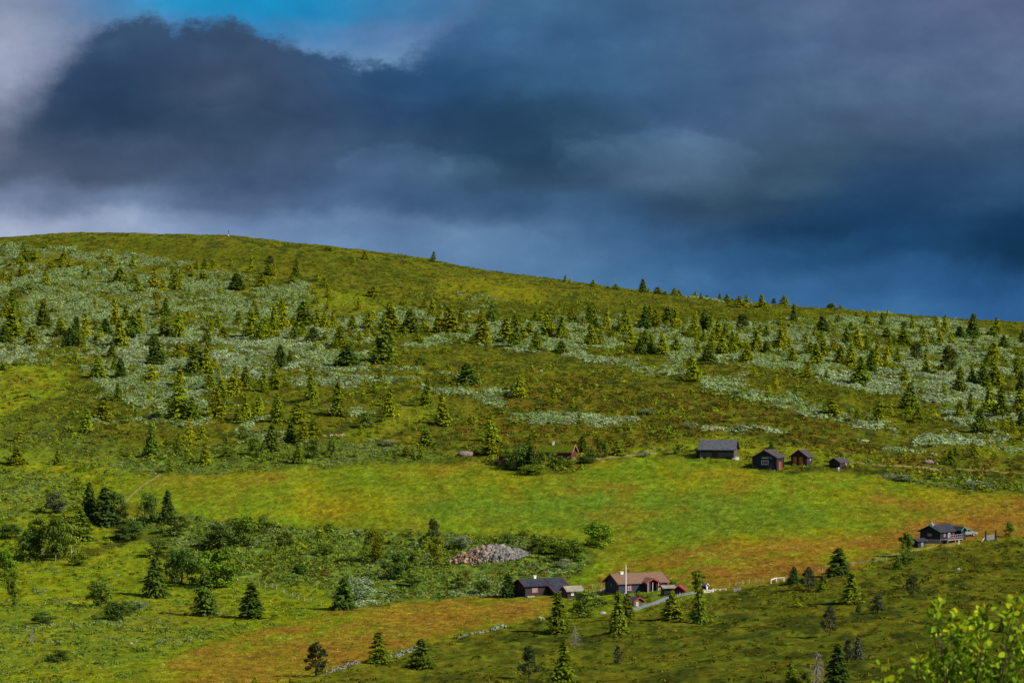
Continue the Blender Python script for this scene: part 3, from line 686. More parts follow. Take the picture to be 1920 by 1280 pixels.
# ---- the trees of the upper hillside: x, base y, height, width in six-fold enlarged tiles of the slope
TILES = {(0, 430): """60 180 55 30 Y|270 330 180 80 S|225 400 160 90 Y|235 520 170 110 Y|370 340 120 110 Y|60 400 75 70 Y|35 290 70 50 Y|40 570 110 120 Y|120 570 100 80 Y|515 210 80 50 Y|690 330 120 70 S|680 425 110 90 Y|755 425 110 90 Y|550 440 90 100 Y|950 430 60 60 Y|925 475 60 60 Y|1070 460 60 80 Y|970 520 80 50 S|1120 330 90 60 Y|1210 385 90 110 Y|1445 410 120 90 Y|1310 575 160 150 S|1190 545 60 60 Y|1480 600 110 100 S|1510 690 110 100 S|1680 640 210 110 Y|1775 660 130 90 Y|490 605 150 90 S|300 690 100 120 B|130 880 210 130 S|60 940 140 120 S|130 1170 290 200 S|220 1140 180 100 Y|50 1240 160 160 D|480 1050 250 150 D|470 1115 90 60 Y|660 1175 200 140 S|810 1200 240 110 D|760 1270 190 120 D|940 1200 270 110 Y|870 1280 170 80 S|1150 1130 150 120 D|1050 1110 110 70 S|1035 825 80 50 Y|1265 1050 300 90 S|1370 1000 150 110 S|1440 1170 220 160 D|1520 1130 250 110 S|1320 1280 300 150 S|1710 900 130 80 Y|1800 950 190 110 S|1800 1180 210 130 S|1050 1220 60 70 Y|1210 1280 60 60 Y|340 1270 190 150 S|1680 1270 130 150 S""",
(320, 430): """25 490 80 50 Y|105 540 130 80 Y|50 650 170 120 S|190 480 110 70 Y|230 520 130 90 Y|290 420 90 60 Y|340 560 110 130 Y|380 430 110 80 Y|460 420 90 70 Y|655 400 80 60 Y|885 470 180 60 Y|1080 380 90 120 P|1060 490 110 90 S|1120 510 140 70 Y|1370 500 180 70 S|1330 580 90 100 Y|720 650 160 150 D|990 630 140 110 S|1600 570 90 60 Y|1680 620 110 90 Y|1710 740 110 60 Y|1720 230 50 80 S|575 820 55 40 Y|1055 850 40 40 Y|910 850 80 50 S|85 1190 270 130 S|400 1070 110 60 Y|440 1105 140 60 S|520 1080 130 80 S|570 1195 130 130 S|390 1250 150 110 S|735 1045 150 90 S|940 990 150 80 S|880 1180 290 160 S|1030 1200 260 130 Y|980 1220 230 80 S|1210 900 150 80 S|1140 1040 210 90 S|1230 1070 260 110 S|1130 1170 150 110 S|1460 1030 230 180 D|1350 1040 90 90 S|1600 1060 180 130 S|1690 1090 210 90 S|1780 1080 170 80 S|1360 1210 190 130 S|1450 1150 120 90 Y|1550 1250 170 190 P|1680 1210 100 80 Y|1830 1270 200 90 S|880 1225 45 50 Y|90 1280 60 60 Y|1715 890 130 40 S""",
(640, 430): """1000 355 110 60 S|260 330 90 70 S|130 380 90 60 Y|475 500 55 30 Y|345 720 90 130 S|750 665 60 40 Y|1575 560 40 35 Y|190 880 140 60 S|20 1000 60 50 Y|115 1090 150 110 S|300 1070 160 120 S|350 1000 110 80 Y|530 1100 300 190 S|750 1140 260 180 D|840 1240 150 110 Y|910 1100 140 120 Y|910 850 90 80 Y|990 950 190 80 S|1190 1130 280 180 S|1070 1130 200 120 S|1300 1050 190 80 S|1510 1020 160 70 S|1640 1020 210 100 D|1540 1250 270 180 S|1800 1230 250 160 S|1370 1140 120 110 Y|100 1180 80 80 Y|200 1230 120 90 Y|285 1190 110 80 Y|455 1470 420 240 D|60 1500 230 240 D|5 1290 220 110 S|570 1460 180 100 Y""",
(960, 480): """580 288 80 50 Y|630 292 45 40 Y|880 334 75 60 S|1045 354 25 50 S|1135 368 60 80 S|1430 394 140 80 D|1490 402 50 60 Y|1590 412 70 100 S|1670 422 40 50 S|1770 432 80 80 S|1820 434 60 70 S|40 790 150 110 S|20 1000 210 150 S|110 930 150 120 Y|260 1030 200 110 S|180 860 130 110 S|330 730 150 80 Y|250 720 100 80 S|380 890 270 130 S|530 900 240 110 S|540 1060 130 140 S|600 890 90 90 Y|650 720 130 110 S|840 750 210 80 D|900 780 220 90 Y|780 760 100 80 S|860 970 220 120 S|970 980 160 120 Y|1030 790 210 80 S|1250 820 240 110 S|1180 820 150 80 S|1300 950 190 90 S|1450 810 250 110 D|1520 720 180 90 S|1570 790 200 100 S|1700 730 170 110 D|1790 790 230 100 S|1400 1070 160 120 D|1450 960 140 100 S|1520 1060 180 110 S|1640 1070 230 120 S|1790 1050 180 100 S""",
(1280, 500): """130 333 65 60 S|205 353 70 40 S|265 343 40 40 P|405 348 65 35 D|480 384 80 80 S|540 349 30 40 S|625 444 120 120 S|695 389 80 70 Y|865 444 140 90 S|930 444 60 60 Y|990 399 60 70 P|1105 409 100 90 S|1220 404 30 50 Y|1620 444 60 110 S|1725 444 50 50 Y|1215 590 160 60 D|130 740 230 90 S|235 700 220 110 D|290 700 180 90 S|650 680 150 170 P|1060 630 100 60 Y|160 940 140 100 Y|280 1050 190 150 D|320 900 200 90 S|230 830 120 80 S|380 820 230 100 S|470 760 150 90 S|430 950 200 120 S|540 950 230 100 S|600 880 150 80 S|700 1040 180 140 S|800 930 230 130 S|850 730 110 90 Y|910 780 120 80 S|910 950 120 100 D|1060 910 230 140 S|1110 840 200 120 Y|1200 1040 150 100 S|1005 1065 70 50 Y|1340 830 110 90 Y|1440 780 130 90 Y|1510 830 130 80 S|1530 720 170 150 D|1690 620 90 60 B|1390 960 130 110 S|1460 1075 230 150 S|1530 980 180 120 S|1650 940 140 120 S|1720 1030 160 120 S|1790 850 170 120 S|1840 700 100 80 S|130 1250 270 140 S|790 1200 110 60 Y|1365 1215 180 110 Y|1570 1230 110 90 Y|1600 1060 60 50 Y|1840 1080 230 110 S""",
(1600, 540): """40 330 70 80 S|165 400 120 90 S|315 405 130 60 D|370 300 70 25 S|645 465 170 60 S|570 460 90 100 B|910 445 140 70 S|1000 470 170 70 S|1300 550 260 140 D|1170 550 130 120 D|1570 520 190 90 S|1510 540 110 110 S|1640 640 120 100 D|1850 610 150 90 S|365 535 100 110 D|750 480 70 60 S|545 620 180 130 S|770 640 170 90 S|870 610 80 80 Y|950 610 130 80 S|1070 620 140 100 Y|1310 640 80 70 Y|45 660 240 100 S|150 680 120 80 S|400 740 200 80 S|250 850 250 110 S|200 910 230 110 D|350 840 200 90 S|480 820 180 110 Y|690 800 190 160 P|800 920 200 90 S|1040 930 280 230 P|1420 700 90 90 Y|1530 770 170 150 S|80 1050 280 180 S|560 1030 160 90 S|560 1110 100 100 Y|1000 1140 90 60 Y|1160 1130 180 130 D|1170 960 110 90 S|1290 1050 210 90 S|1420 1060 200 130 D|1540 1060 280 160 S|1800 980 200 110 S|1840 1120 200 120 D|1450 830 80 80 D""",
(0, 650): """825 175 150 80 S|1065 340 210 150 S|1215 120 130 110 S|1245 265 160 70 S|1320 335 200 110 D|1650 390 190 160 Y|1295 590 190 90 S|1120 790 230 160 S|940 930 240 120 S|1710 200 290 190 D|1640 1200 310 140 D|190 1280 180 180 S|630 1290 150 100 S|30 260 70 60 D""",
(320, 650): """290 280 290 190 D|390 290 300 130 S|480 240 130 100 Y|90 120 140 150 Y|660 60 60 80 Y|95 440 220 110 S|90 790 380 230 S|240 800 240 140 S|210 1080 280 110 Y|440 470 230 110 S|550 540 180 130 S|690 540 330 130 S|810 430 200 130 S|1020 500 260 110 Y|950 750 230 120 S|1150 470 300 110 S|1200 230 240 140 D|1310 190 140 90 S|510 760 260 160 S|820 820 280 130 S|740 830 160 120 S|1170 820 290 130 S|1390 830 220 170 S|1540 580 280 120 S|1570 1000 190 160 S|1310 1040 200 110 D|1440 1040 220 120 S|1090 1150 290 170 D|1550 1220 220 160 B|1390 1270 220 110 S|380 1270 220 130 Y|85 1180 170 80 S|600 1080 110 60 B|790 1050 180 120 B|1770 1180 160 100 B|940 1200 200 180 B|640 1200 100 140 B|340 1010 150 80 S|1830 760 350 150 S""",
(640, 650): """360 500 120 80 S|530 760 280 150 S|300 880 160 190 B|930 650 300 120 S|1110 860 300 170 S|1140 410 90 60 S|1370 410 220 190 D|1100 550 50 60 Y|920 1080 200 150 S|1640 1040 280 140 S|1630 1180 270 150 S|160 1200 80 50 Y|740 1180 90 150 B|430 360 80 50 S|860 210 90 140 B|440 820 80 90 B|1350 860 80 50 Y""",
(960, 680): """80 380 240 130 S|20 370 130 90 B|450 460 180 80 Y|400 470 90 40 Y|650 490 100 70 Y|740 380 80 80 B|770 970 160 120 D|950 860 90 40 Y|990 1040 200 130 B|1165 1010 170 110 S|870 1060 130 110 B|1800 1000 120 80 B|190 900 100 60 S""",
(1280, 680): """500 490 90 60 Y|1010 270 140 70 Y|930 300 90 60 Y|1625 570 200 200 Y|1270 730 70 40 Y|970 950 80 60 D""",
(1600, 720): """270 410 220 130 S|610 260 260 150 D|600 370 190 60 Y|710 410 150 120 S|1170 360 180 120 S|1280 300 190 90 S|1380 520 240 140 D|1490 330 330 150 S|1610 360 320 150 S|1820 330 260 160 S|1840 450 150 90 D|1060 890 160 130 S|1120 790 100 80 S|1330 800 150 90 S"""}
HILL = []
for (ox, oy), txt in TILES.items():
    for q in txt.split('|'):
        a = q.split(); x, y, h, w = map(float, a[:4])
        HILL.append((ox + x / 5.82, oy + y / 5.82, h / 5.82, w / 5.82, a[4]))
COLW = [(0, 160, 'near the left edge'), (160, 320, 'left of the summit marker'), (320, 500, 'straight below the summit marker'), (500, 660, 'right of the summit marker'),
        (660, 860, 'below the lone skyline spruce'), (860, 1060, 'above the turf-roofed cabin'), (1060, 1260, 'right of the turf-roofed cabin'),
        (1260, 1400, 'above the log barn'), (1400, 1530, 'above the two gabled cabins'), (1530, 1640, 'above the smallest dark shed'), (1640, 1780, 'far right of the sheds'), (1780, 1960, 'by the right edge')]
def roww(u, v):
    sk = float(np.interp(u, SKU, SKV)); f = (v - sk) / (870 - sk)
    for lim, w in ((0.04, 'on the skyline'), (0.2, 'high on the slope'), (0.36, 'in the upper belt'), (0.55, 'at mid slope'), (0.78, 'on the lower slope'), (9, 'at the hill foot')):
        if f < lim: return w
LOOK = {'S': 'mid green conical spruce', 'D': 'dark green dense spruce', 'Y': 'small yellow-green spruce', 'B': 'rounded green bush', 'P': 'broad bushy pine', 'T': 'birch', 'W': 'silvery willow bush'}
ORD = ['leftmost', 'second from left', 'third from left', 'fourth from left', 'fifth from left', 'sixth from left', 'seventh from left', 'eighth from left', 'ninth from left', 'tenth from left', 'eleventh from left', 'twelfth from left']
cells = {}
for n_, t_ in enumerate(HILL):
    c_ = next((w for a, b, w in COLW if a <= t_[0] < b), 'by the right edge')
    cells.setdefault((t_[4], c_, roww(t_[0], t_[1])), []).append(n_)
LAB = {}
for (k_, c_, r_), L_ in cells.items():
    L_.sort(key=lambda n: HILL[n][0])
    for i_, n_ in enumerate(L_):
        LAB[n_] = (LOOK[k_] + ' ' + r_ + ' ' + c_) if len(L_) == 1 else (LOOK[k_] + ', ' + ORD[min(i_, 11)] + ', ' + r_ + ' ' + c_)
for n_, (u_, v_, h_, w_, k_) in enumerate(HILL):
    grp = {'S': 'spruces scattered over the hillside', 'D': 'spruces scattered over the hillside', 'Y': 'young spruces scattered over the hillside', 'B': 'bushes scattered over the hillside', 'P': 'pines on the hillside'}[k_]
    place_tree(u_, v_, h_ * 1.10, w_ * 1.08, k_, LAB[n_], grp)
import collections
print('hill trees', len(HILL), collections.Counter(t[4] for t in HILL))
def saplings():
    r = np.random.default_rng(77); base = [crown_spruce(200 + i, .30, 9, .4, .7, .02, dens=.6) for i in range(4)]
    P = np.stack([r.uniform(-220, 240, 9000), r.uniform(640, 1130, 9000)], 1); P = P[np.abs(P[:, 0] / P[:, 1]) < .19]
    zz, u, v = fields(P[:, 0], P[:, 1])
    d = (fbm(P[:, 0] / 25, P[:, 1] / 40, 123, 3) > .47) * (zz['willow'] + .5 * zz['thicket']) * (1 - zz['meadow']) * np.where(u < 800, .26, .17) * (v > np.interp(u, SKU, SKV) + 25)
    P = P[r.random(len(P)) < d]; z = ground_z(P[:, 0], P[:, 1]); Vs = []; Fs = []; Cs = []; off = 0
    for (x, y), zg in zip(P, z):
        V, Fc, C = base[int(r.integers(4))]; h = r.uniform(1.4, 4.2); w = h * r.uniform(.9, 1.5)
        Vs.append(V * [w, w, h] + [x, y, zg - .05]); Fs.append(Fc + off); off += len(V)
        Cs.append(C * (np.array([.21, .255, .010]) * r.uniform(.6, 1.2)))
    o = link('spruce_saplings', mesh_np('spruce_saplings', np.concatenate(Vs), np.concatenate(Fs), 4, np.concatenate(Cs), [M['scrub']]))
    tag(o, 'small yellow-green saplings too many to count among the hillside trees', 'saplings', kind='stuff'); print('saplings', len(P))
saplings()

# ---- the nearer trees, each with crown and trunk: x, base y, height, width (photo px), kind, label
NEAR = [
(8,1088,62,44,'T','bright green birch cut by the left edge above the pale-stemmed sapling'),
(25,1136,72,28,'T','thin leaning birch with bare pale trunk near the left edge'),
(187,1139,54,54,'T','round grey-green birch with white trunk alone on the left grass'),
(223,1163,38,62,'B','low spreading dark bush below the round white-trunked birch'),
(258,1148,24,44,'W','small grey-green bush between the low bush and the tall left spruce'),
(80,1169,24,48,'B','low dark green bush left of the round white-trunked birch'),
(110,1240,26,42,'B','lone low dark bush on the bottom left grass'),
(292,1120,80,46,'D','tall dark spruce with ragged top left of the bright round bushes'),
(384,1154,86,44,'D','tall narrow spruce in front of the bright round bushes'),
(472,1159,70,52,'D','broad conical spruce standing right of the tall narrow one on grass'),
(340,1096,72,66,'B','dark rounded bush directly behind the tall ragged spruce'),
(405,1102,76,84,'B','largest bright green round bush on the left'),
(315,980,64,36,'D','neat dark conical spruce at the left tip of the meadow'),
(275,987,62,46,'B','dark bushy tree left of the neat spruce at the meadow tip'),
(167,976,74,34,'D','tall dark ragged spruce topping the left thicket'),
(197,985,74,54,'D','wide dark spruce in the middle of the left thicket'),
(220,984,62,40,'B','pale green leafy tree right of the dark thicket spruces'),
(102,962,42,44,'B','pale sparse bush above the large left birch clump'),
(58,1050,60,50,'B','leftmost shaded bush of the large left birch clump'),
(78,1047,80,60,'T','grey-green birch at the left of the large left birch clump'),
(104,1052,88,50,'T','tallest middle birch of the large left birch clump'),
(134,1046,78,56,'T','olive green birch at the right of the large left birch clump'),
(152,1012,60,48,'S','yellowish spruce between the birch clump and the dark thicket'),
(412,1031,52,70,'B','wide dark green bush left of centre along the meadow edge'),
(460,1022,54,58,'B','round green bush just under the meadow edge, right of the wide one'),
(497,999,34,34,'B','small round bush at the meadow edge near the hollow'),
(330,1002,40,56,'B','pale bush in front of the neat meadow-tip spruce'),
(240,1012,30,60,'B','low green bush below the dark left thicket'),
(702,1053,62,44,'T','upright yellow-green birch with long shadow in the hollow'),
(738,1087,52,52,'B','dark round bush right of and below the upright yellow-green birch'),
(770,1068,40,36,'B','small green bush between the hollow birch and the stone heap'),
(812,1016,44,32,'P','dark flat-topped pine above the hollow, left of the stone heap'),
(818,1062,58,30,'T','slim yellow-green birch directly left of the stone heap'),
(645,1143,64,44,'D','dark spruce on the upper border of the orange lower meadow'),
(710,1243,60,42,'S','dark green spruce, middle of three along the lower meadow edge'),
(790,1251,56,50,'S','lighter green spruce, rightmost of three along the lower meadow edge'),
(592,1269,64,54,'P','rounded pine, leftmost of three trees along the lower meadow edge'),
(478,1292,28,20,'Y','tiny spruce top at the bottom edge left of the rounded pine'),
(545,1284,14,10,'S','tiny dark spruce tip at the bottom edge by the rounded pine'),
(866,1032,30,52,'W','grey-green bush touching the left end of the stone heap'),
(951,1018,20,30,'B','small green bush on top of the stone heap'),
(1122,1025,48,58,'B','large bright round bush standing in the meadow above the stone heap'),
(1034,1040,34,60,'B','left bush of the group right of the stone heap'),
(1074,1050,36,62,'B','right bush of the group right of the stone heap'),
(1060,1064,18,38,'W','small silvery bush below the group right of the stone heap'),
(675,1122,42,56,'W','silvery willow bush behind the dark meadow-border spruce'),
(905,1114,28,32,'B','small dark bush left of the black-roofed cabin and its spruce'),
(953,1120,46,30,'D','dark spruce touching the left gable of the black-roofed cabin'),
(1048,1187,80,48,'S','tall dark-sided spruce below the black-roofed cabin'),
(1094,1158,54,58,'T','full round birch hiding the small grey-roofed shed'),
(1160,1190,88,38,'S','tall bright spruce just left of the flagpole foot'),
(1178,1161,52,28,'S','darker short spruce close behind the tall spruce by the flagpole'),
(1262,1159,54,46,'S','broad spruce in front of the white picket fence'),
(1311,1169,78,36,'S','slim dark spruce at the right end of the white picket fence'),
(1309,1110,44,28,'T','upright green birch right of the red-roofed outhouse'),
(300,1044,34,46,'B','low rounded bush above and right of the tall ragged spruce'),
(252,1001,26,34,'B','small bush between the dark thicket and the meadow-tip trees'),
(562,1076,20,30,'B','small green bush on the dark bank above the pale fence posts'),
(862,1102,24,34,'B','low bush midway between the stone heap and the black-roofed cabin'),
(772,1100,28,42,'B','low green bush below the slim birch by the stone heap'),
(692,1098,26,40,'B','round bush behind the silvery willow at the lower meadow border'),
(1012,1034,26,36,'B','small bush touching the right end of the stone heap'),
(536,1022,26,36,'B','green bush in the hollow right of the meadow edge bushes'),
(612,1040,22,34,'B','lone low bush in the middle of the green hollow'),
(150,1060,26,40,'B','low bush at the right foot of the large birch clump'),
(20,1010,30,46,'B','dark bush by the left edge above the bright cut birch'),
(1262,1100,14,18,'B','small round bush beside the right end of the red-trimmed house'),
(992,1274,64,44,'P','dark bushy pine in the bottom heath left of the tall spruce top'),
(1056,1284,84,44,'S','tall irregular spruce cut by the bottom edge near the centre'),
(1158,1247,40,24,'P','thin grey-green pine alone in the heath below the flagpole'),
(1572,1078,54,46,'D','large dense dark spruce on the heath border below the meadow'),
(1488,1094,34,24,'D','small dark spruce right of the white rail'),
(1517,1108,44,34,'P','grey-green pine between two small spruces right of the white rail'),
(1544,1108,34,26,'S','small spruce just left below the large dense dark one'),
(1597,1131,64,38,'S','pale green double-topped spruce on the heath below the large dark one'),
(1610,1148,22,14,'D','tiny dark spruce at the foot of the double-topped one'),
(1494,1139,20,18,'Y','tiny yellow-green spruce alone on the heath'),
(1645,1150,36,42,'P','sprawling grey pine scrub right of the double-topped spruce'),
(1712,1120,44,32,'P','dense dark upright pine on the open heath left of the near leaves'),
(1683,1066,26,18,'S','small bright spruce below the right-hand cabin'),
(1557,1190,56,36,'P','grey-green pine with long shadow in the middle of the right heath'),
(1571,1288,84,50,'D','big dark spruce at the bottom right beside the bare grey tree'),
(1590,1241,46,32,'P','sparse grey pine behind the big bottom spruce'),
(1609,1236,50,22,'S','narrow spruce right of the sparse grey pine'),
(1484,1284,44,28,'S','dark narrow spruce at the bottom edge left of the bare grey tree'),
(1506,1284,30,30,'B','soft green bush between the narrow spruce and the bare tree'),
(1879,1187,32,16,'S','small slim spruce at the far right behind the near leaves'),
(1697,1042,46,32,'T','green birch left of the small shed at the right-hand cabin'),
(1700,1056,22,32,'B','grey-green bush under the birch at the right-hand cabin'),
(1892,1006,30,20,'T','small birch right of the gate near the right edge'),
(1050,874,20,24,'B','low green bush hiding the foot of the red cabin wall'),
(978,880,46,54,'B','biggest dark bush in front of the turf-roofed cabin'),
(996,884,52,30,'D','dark tall tree in front of the turf-roofed cabin'),
(960,874,34,34,'B','left green bush by the turf-roofed side hut'),
(1014,880,36,26,'B','narrow green bush hiding the middle of the turf-roofed cabin'),
(1036,876,30,20,'B','slim green bush at the red wall of the turf-roofed cabin'),
(1000,890,20,52,'B','low leafy bush on the meadow edge under the turf-roofed cabin'),
(1060,876,14,38,'B','low hedge-like bush below the red cabin wall'),
(1100,868,14,34,'B','low dark bush right of the turf-roofed cabin'),
(1690,900,12,54,'W','oval silvery willow bush at the meadow top right of the sheds'),
(1835,915,13,62,'W','long silvery willow bush at the upper right meadow edge'),
(1208,778,12,46,'W','pale willow bush alone on the heath above the log barn path'),
(1290,803,12,28,'W','round pale willow bush upper left of the log barn'),
(1386,807,13,24,'W','round pale willow bush above the log barn'),
(728,836,12,34,'W','oval grey willow bush low on the slope above the meadow left part'),
(1206,856,12,26,'W','tiny grey willow bush beside the path posts'),
(1205,1128,16,40,'B','dark low shrubs on the bank beside the woodshed'),
(1125,1134,14,40,'B','dark shrub in the bank left of the flagpole'),
]
for u_, v_, h_, w_, k_, lab in NEAR:
    tint = None
    if 'bright' in lab and k_ in 'BT': tint = (.15, .26, .016)
    if 'sparse' in lab or 'grey' in lab and k_ == 'P': tint = (.12, .135, .06)
    if 'yellow-green birch' in lab: tint = (.20, .23, .014)
    if 'shaded' in lab or 'dark' in lab and k_ == 'B': tint = (.095, .150, .026)
    place_tree(u_, v_, h_, w_, k_, lab, None, parts=True, tint=tint)

# bare grey trees
def bare_tree(u, v, hpx, seed, label, limbs=22, spread=.62):
    p = at(u, v); h = hpx * p.y / F
    root = empty('bare_tree', p - Vector((0, 0, .1)))
    V, Fc = trunk_mesh(seed, .022, .97, .03); tm = mesh_np('trunk', V * h, Fc, 4, None, [M['dead']], True); link('trunk', tm, root)
    r = np.random.default_rng(seed); Vs = []; Fs = []; off = 0
    for i in range(limbs * 5):
        q = r.uniform(.12, .95); a = r.uniform(0, 6.283); ln = spread * (1.05 - q) * r.uniform(.5, 1.1) * .8 + .03
        b = np.array([0, 0, q]); d = np.array([math.cos(a), math.sin(a), r.uniform(-.2, .5)])
        pp = [b + d * ln * w + np.array([0, 0, -.5 * ln * w * w]) for w in (0, .4, .75, 1)]
        V, Fc = tube(pp, [.011, .008, .006, .003], 4); Vs.append(V); Fs.append(Fc + off); off += len(V)
    bm = mesh_np('branches', np.concatenate(Vs) * h, np.concatenate(Fs), 4, None, [M['dead']]); link('branches', bm, root)
    tag(root, label, 'dead tree')
bare_tree(1532, 1284, 66, 4, 'bare grey dead spruce at the bottom right beside the big dark spruce')
bare_tree(1078, 1213, 40, 6, 'bare grey bush-like snag below the full round birch')
bare_tree(60, 1204, 28, 8, 'short broken grey snag on the bottom left grass')
# ------------------------------------------------------------------ building kit
def wood_mat(name, c1, c2, axis='X', scale=5.0, rough=0.75):
    m, t = mat(name); tc = t.new('ShaderNodeTexCoord')
    mp = t.new('ShaderNodeMapping'); t.l.new(tc.outputs['Object'], mp.inputs[0])
    mp.inputs['Scale'].default_value = (scale, scale, 0.6) if axis == 'V' else (0.5, 0.5, scale)
    n = t.noise(mp.outputs[0], 1.6, 5, 0.65)
    wv = t.new('ShaderNodeTexWave', wave_type='BANDS', bands_direction='Z' if axis != 'V' else 'X')
    t.l.new(tc.outputs['Object'], wv.inputs['Vector']); wv.inputs['Scale'].default_value = 1.7 if axis != 'V' else 2.2
    wv.inputs['Distortion'].default_value = 0.4
    c = t.ramp(n.outputs['Fac'], [(0.3, c1), (0.7, c2)], 'LINEAR')
    c = t.mix(1.0, c, t.ramp(wv.outputs['Fac'], [(0.0, (.45, .45, .45)), (0.25, (1, 1, 1))], 'LINEAR'), 'MULTIPLY')
    p = t.new('ShaderNodeBsdfPrincipled'); t.l.new(c, p.inputs['Base Color']); p.inputs['Roughness'].default_value = rough
    p.inputs['Specular IOR Level'].default_value = 0.25
    t.l.new(p.outputs[0], t.out.inputs[0]); return m
def plain_mat(name, c, rough=0.6, metal=0.0, var=0.25, sc=2.0):
    m, t = mat(name); tc = t.new('ShaderNodeTexCoord')
    n = t.noise(tc.outputs['Object'], sc, 5, 0.6)
    a = tuple(x * (1 - var) for x in c); b = tuple(min(1, x * (1 + var)) for x in c)
    p = t.new('ShaderNodeBsdfPrincipled'); t.l.new(t.ramp(n.outputs['Fac'], [(0.3, a), (0.7, b)], 'LINEAR'), p.inputs['Base Color'])
    p.inputs['Roughness'].default_value = rough; p.inputs['Metallic'].default_value = metal; p.inputs['Specular IOR Level'].default_value = 0.3
    t.l.new(p.outputs[0], t.out.inputs[0]); return m
def mottled(name, stops, sc=1.6):
    m, t = mat(name); tc = t.new('ShaderNodeTexCoord'); n = t.noise(tc.outputs['Object'], sc, 6, 0.7)
    d = t.new('ShaderNodeBsdfDiffuse'); t.l.new(t.ramp(n.outputs['Fac'], stops, 'LINEAR'), d.inputs[0]); t.l.new(d.outputs[0], t.out.inputs[0]); return m
def attr_mat(name):
    m, t = mat(name); a = t.new('ShaderNodeAttribute', attribute_name='Col'); d = t.new('ShaderNodeBsdfDiffuse')
    t.l.new(a.outputs['Color'], d.inputs[0]); t.l.new(d.outputs[0], t.out.inputs[0]); return m
K = {
 'black_board': wood_mat('tarred vertical boards', (.008, .012, .020), (.018, .024, .036), 'V'),
 'dark_log': wood_mat('dark brown logs', (.022, .016, .016), (.055, .040, .036), 'H'),
 'grey_log': wood_mat('weathered grey logs', (.055, .048, .048), (.135, .115, .110), 'H'),
 'blue_log': wood_mat('blue-black stained logs', (.018, .026, .038), (.042, .052, .066), 'H'),
 'red_board': wood_mat('dark red boards', (.085, .018, .024), (.15, .032, .036), 'H'),
 'slate': mottled('grey slate roof', [(.3, (.050, .055, .075)), (.55, (.095, .098, .115)), (.75, (.155, .155, .165))], 2.2),
 'tar_roof': mottled('dark roofing', [(.3, (.022, .026, .040)), (.7, (.052, .055, .072))], 1.2),
 'brown_roof': mottled('brown-grey roofing', [(.3, (.045, .038, .050)), (.7, (.090, .076, .084))], 1.4),
 'moss_roof': mottled('lichen covered roof', [(.30, (.14, .070, .042)), (.42, (.22, .105, .060)), (.50, (.13, .11, .09)), (.60, (.24, .11, .070)), (.74, (.30, .24, .19))], 1.4),
 'pale_roof': mottled('pale mossy roof', [(.3, (.16, .15, .12)), (.7, (.33, .30, .24))], 1.6),
 'turf': mottled('turf', [(.3, (.045, .075, .008)), (.5, (.085, .12, .008)), (.7, (.13, .11, .012))], 2.0),
 'red_trim': plain_mat('red painted trim', (.27, .035, .038)), 'dark_trim': plain_mat('dark brown trim', (.075, .032, .030)),
 'green_trim': plain_mat('green painted trim', (.035, .22, .12)), 'white_trim': plain_mat('white paint', (.74, .72, .70), var=.08),
 'black_trim': plain_mat('black trim', (.022, .022, .028)),
 'ochre_door': plain_mat('ochre painted door', (.42, .155, .020)), 'brown_door': plain_mat('brown door', (.10, .045, .04)),
 'brick': plain_mat('chimney brick', (.34, .13, .085), var=.4, sc=6), 'stone': plain_mat('grey stone', (.24, .22, .22), .9, var=.5, sc=3),
 'metal': plain_mat('galvanised metal', (.45, .48, .52), .4, .6), 'grey_wood': plain_mat('weathered grey wood', (.20, .18, .18), .9, var=.35),
 'pale_wood': plain_mat('pale weathered wood', (.42, .36, .28), .9, var=.3),
 'glass': plain_mat('window glass', (.030, .035, .045), .12, var=.1), 'curtain': plain_mat('pane with pale curtain', (.34, .24, .24), .35, var=.3, sc=4),
 'white_pole': plain_mat('white pole paint', (.82, .80, .78), .5, var=.05), 'silver': plain_mat('silver car paint', (.52, .55, .60), .25, .5, var=.04),
 'rubber': plain_mat('rubber', (.02, .02, .02), .8), 'red_glass': plain_mat('tail lamp', (.5, .03, .02), .3)}
M['rock'] = attr_mat('stones')

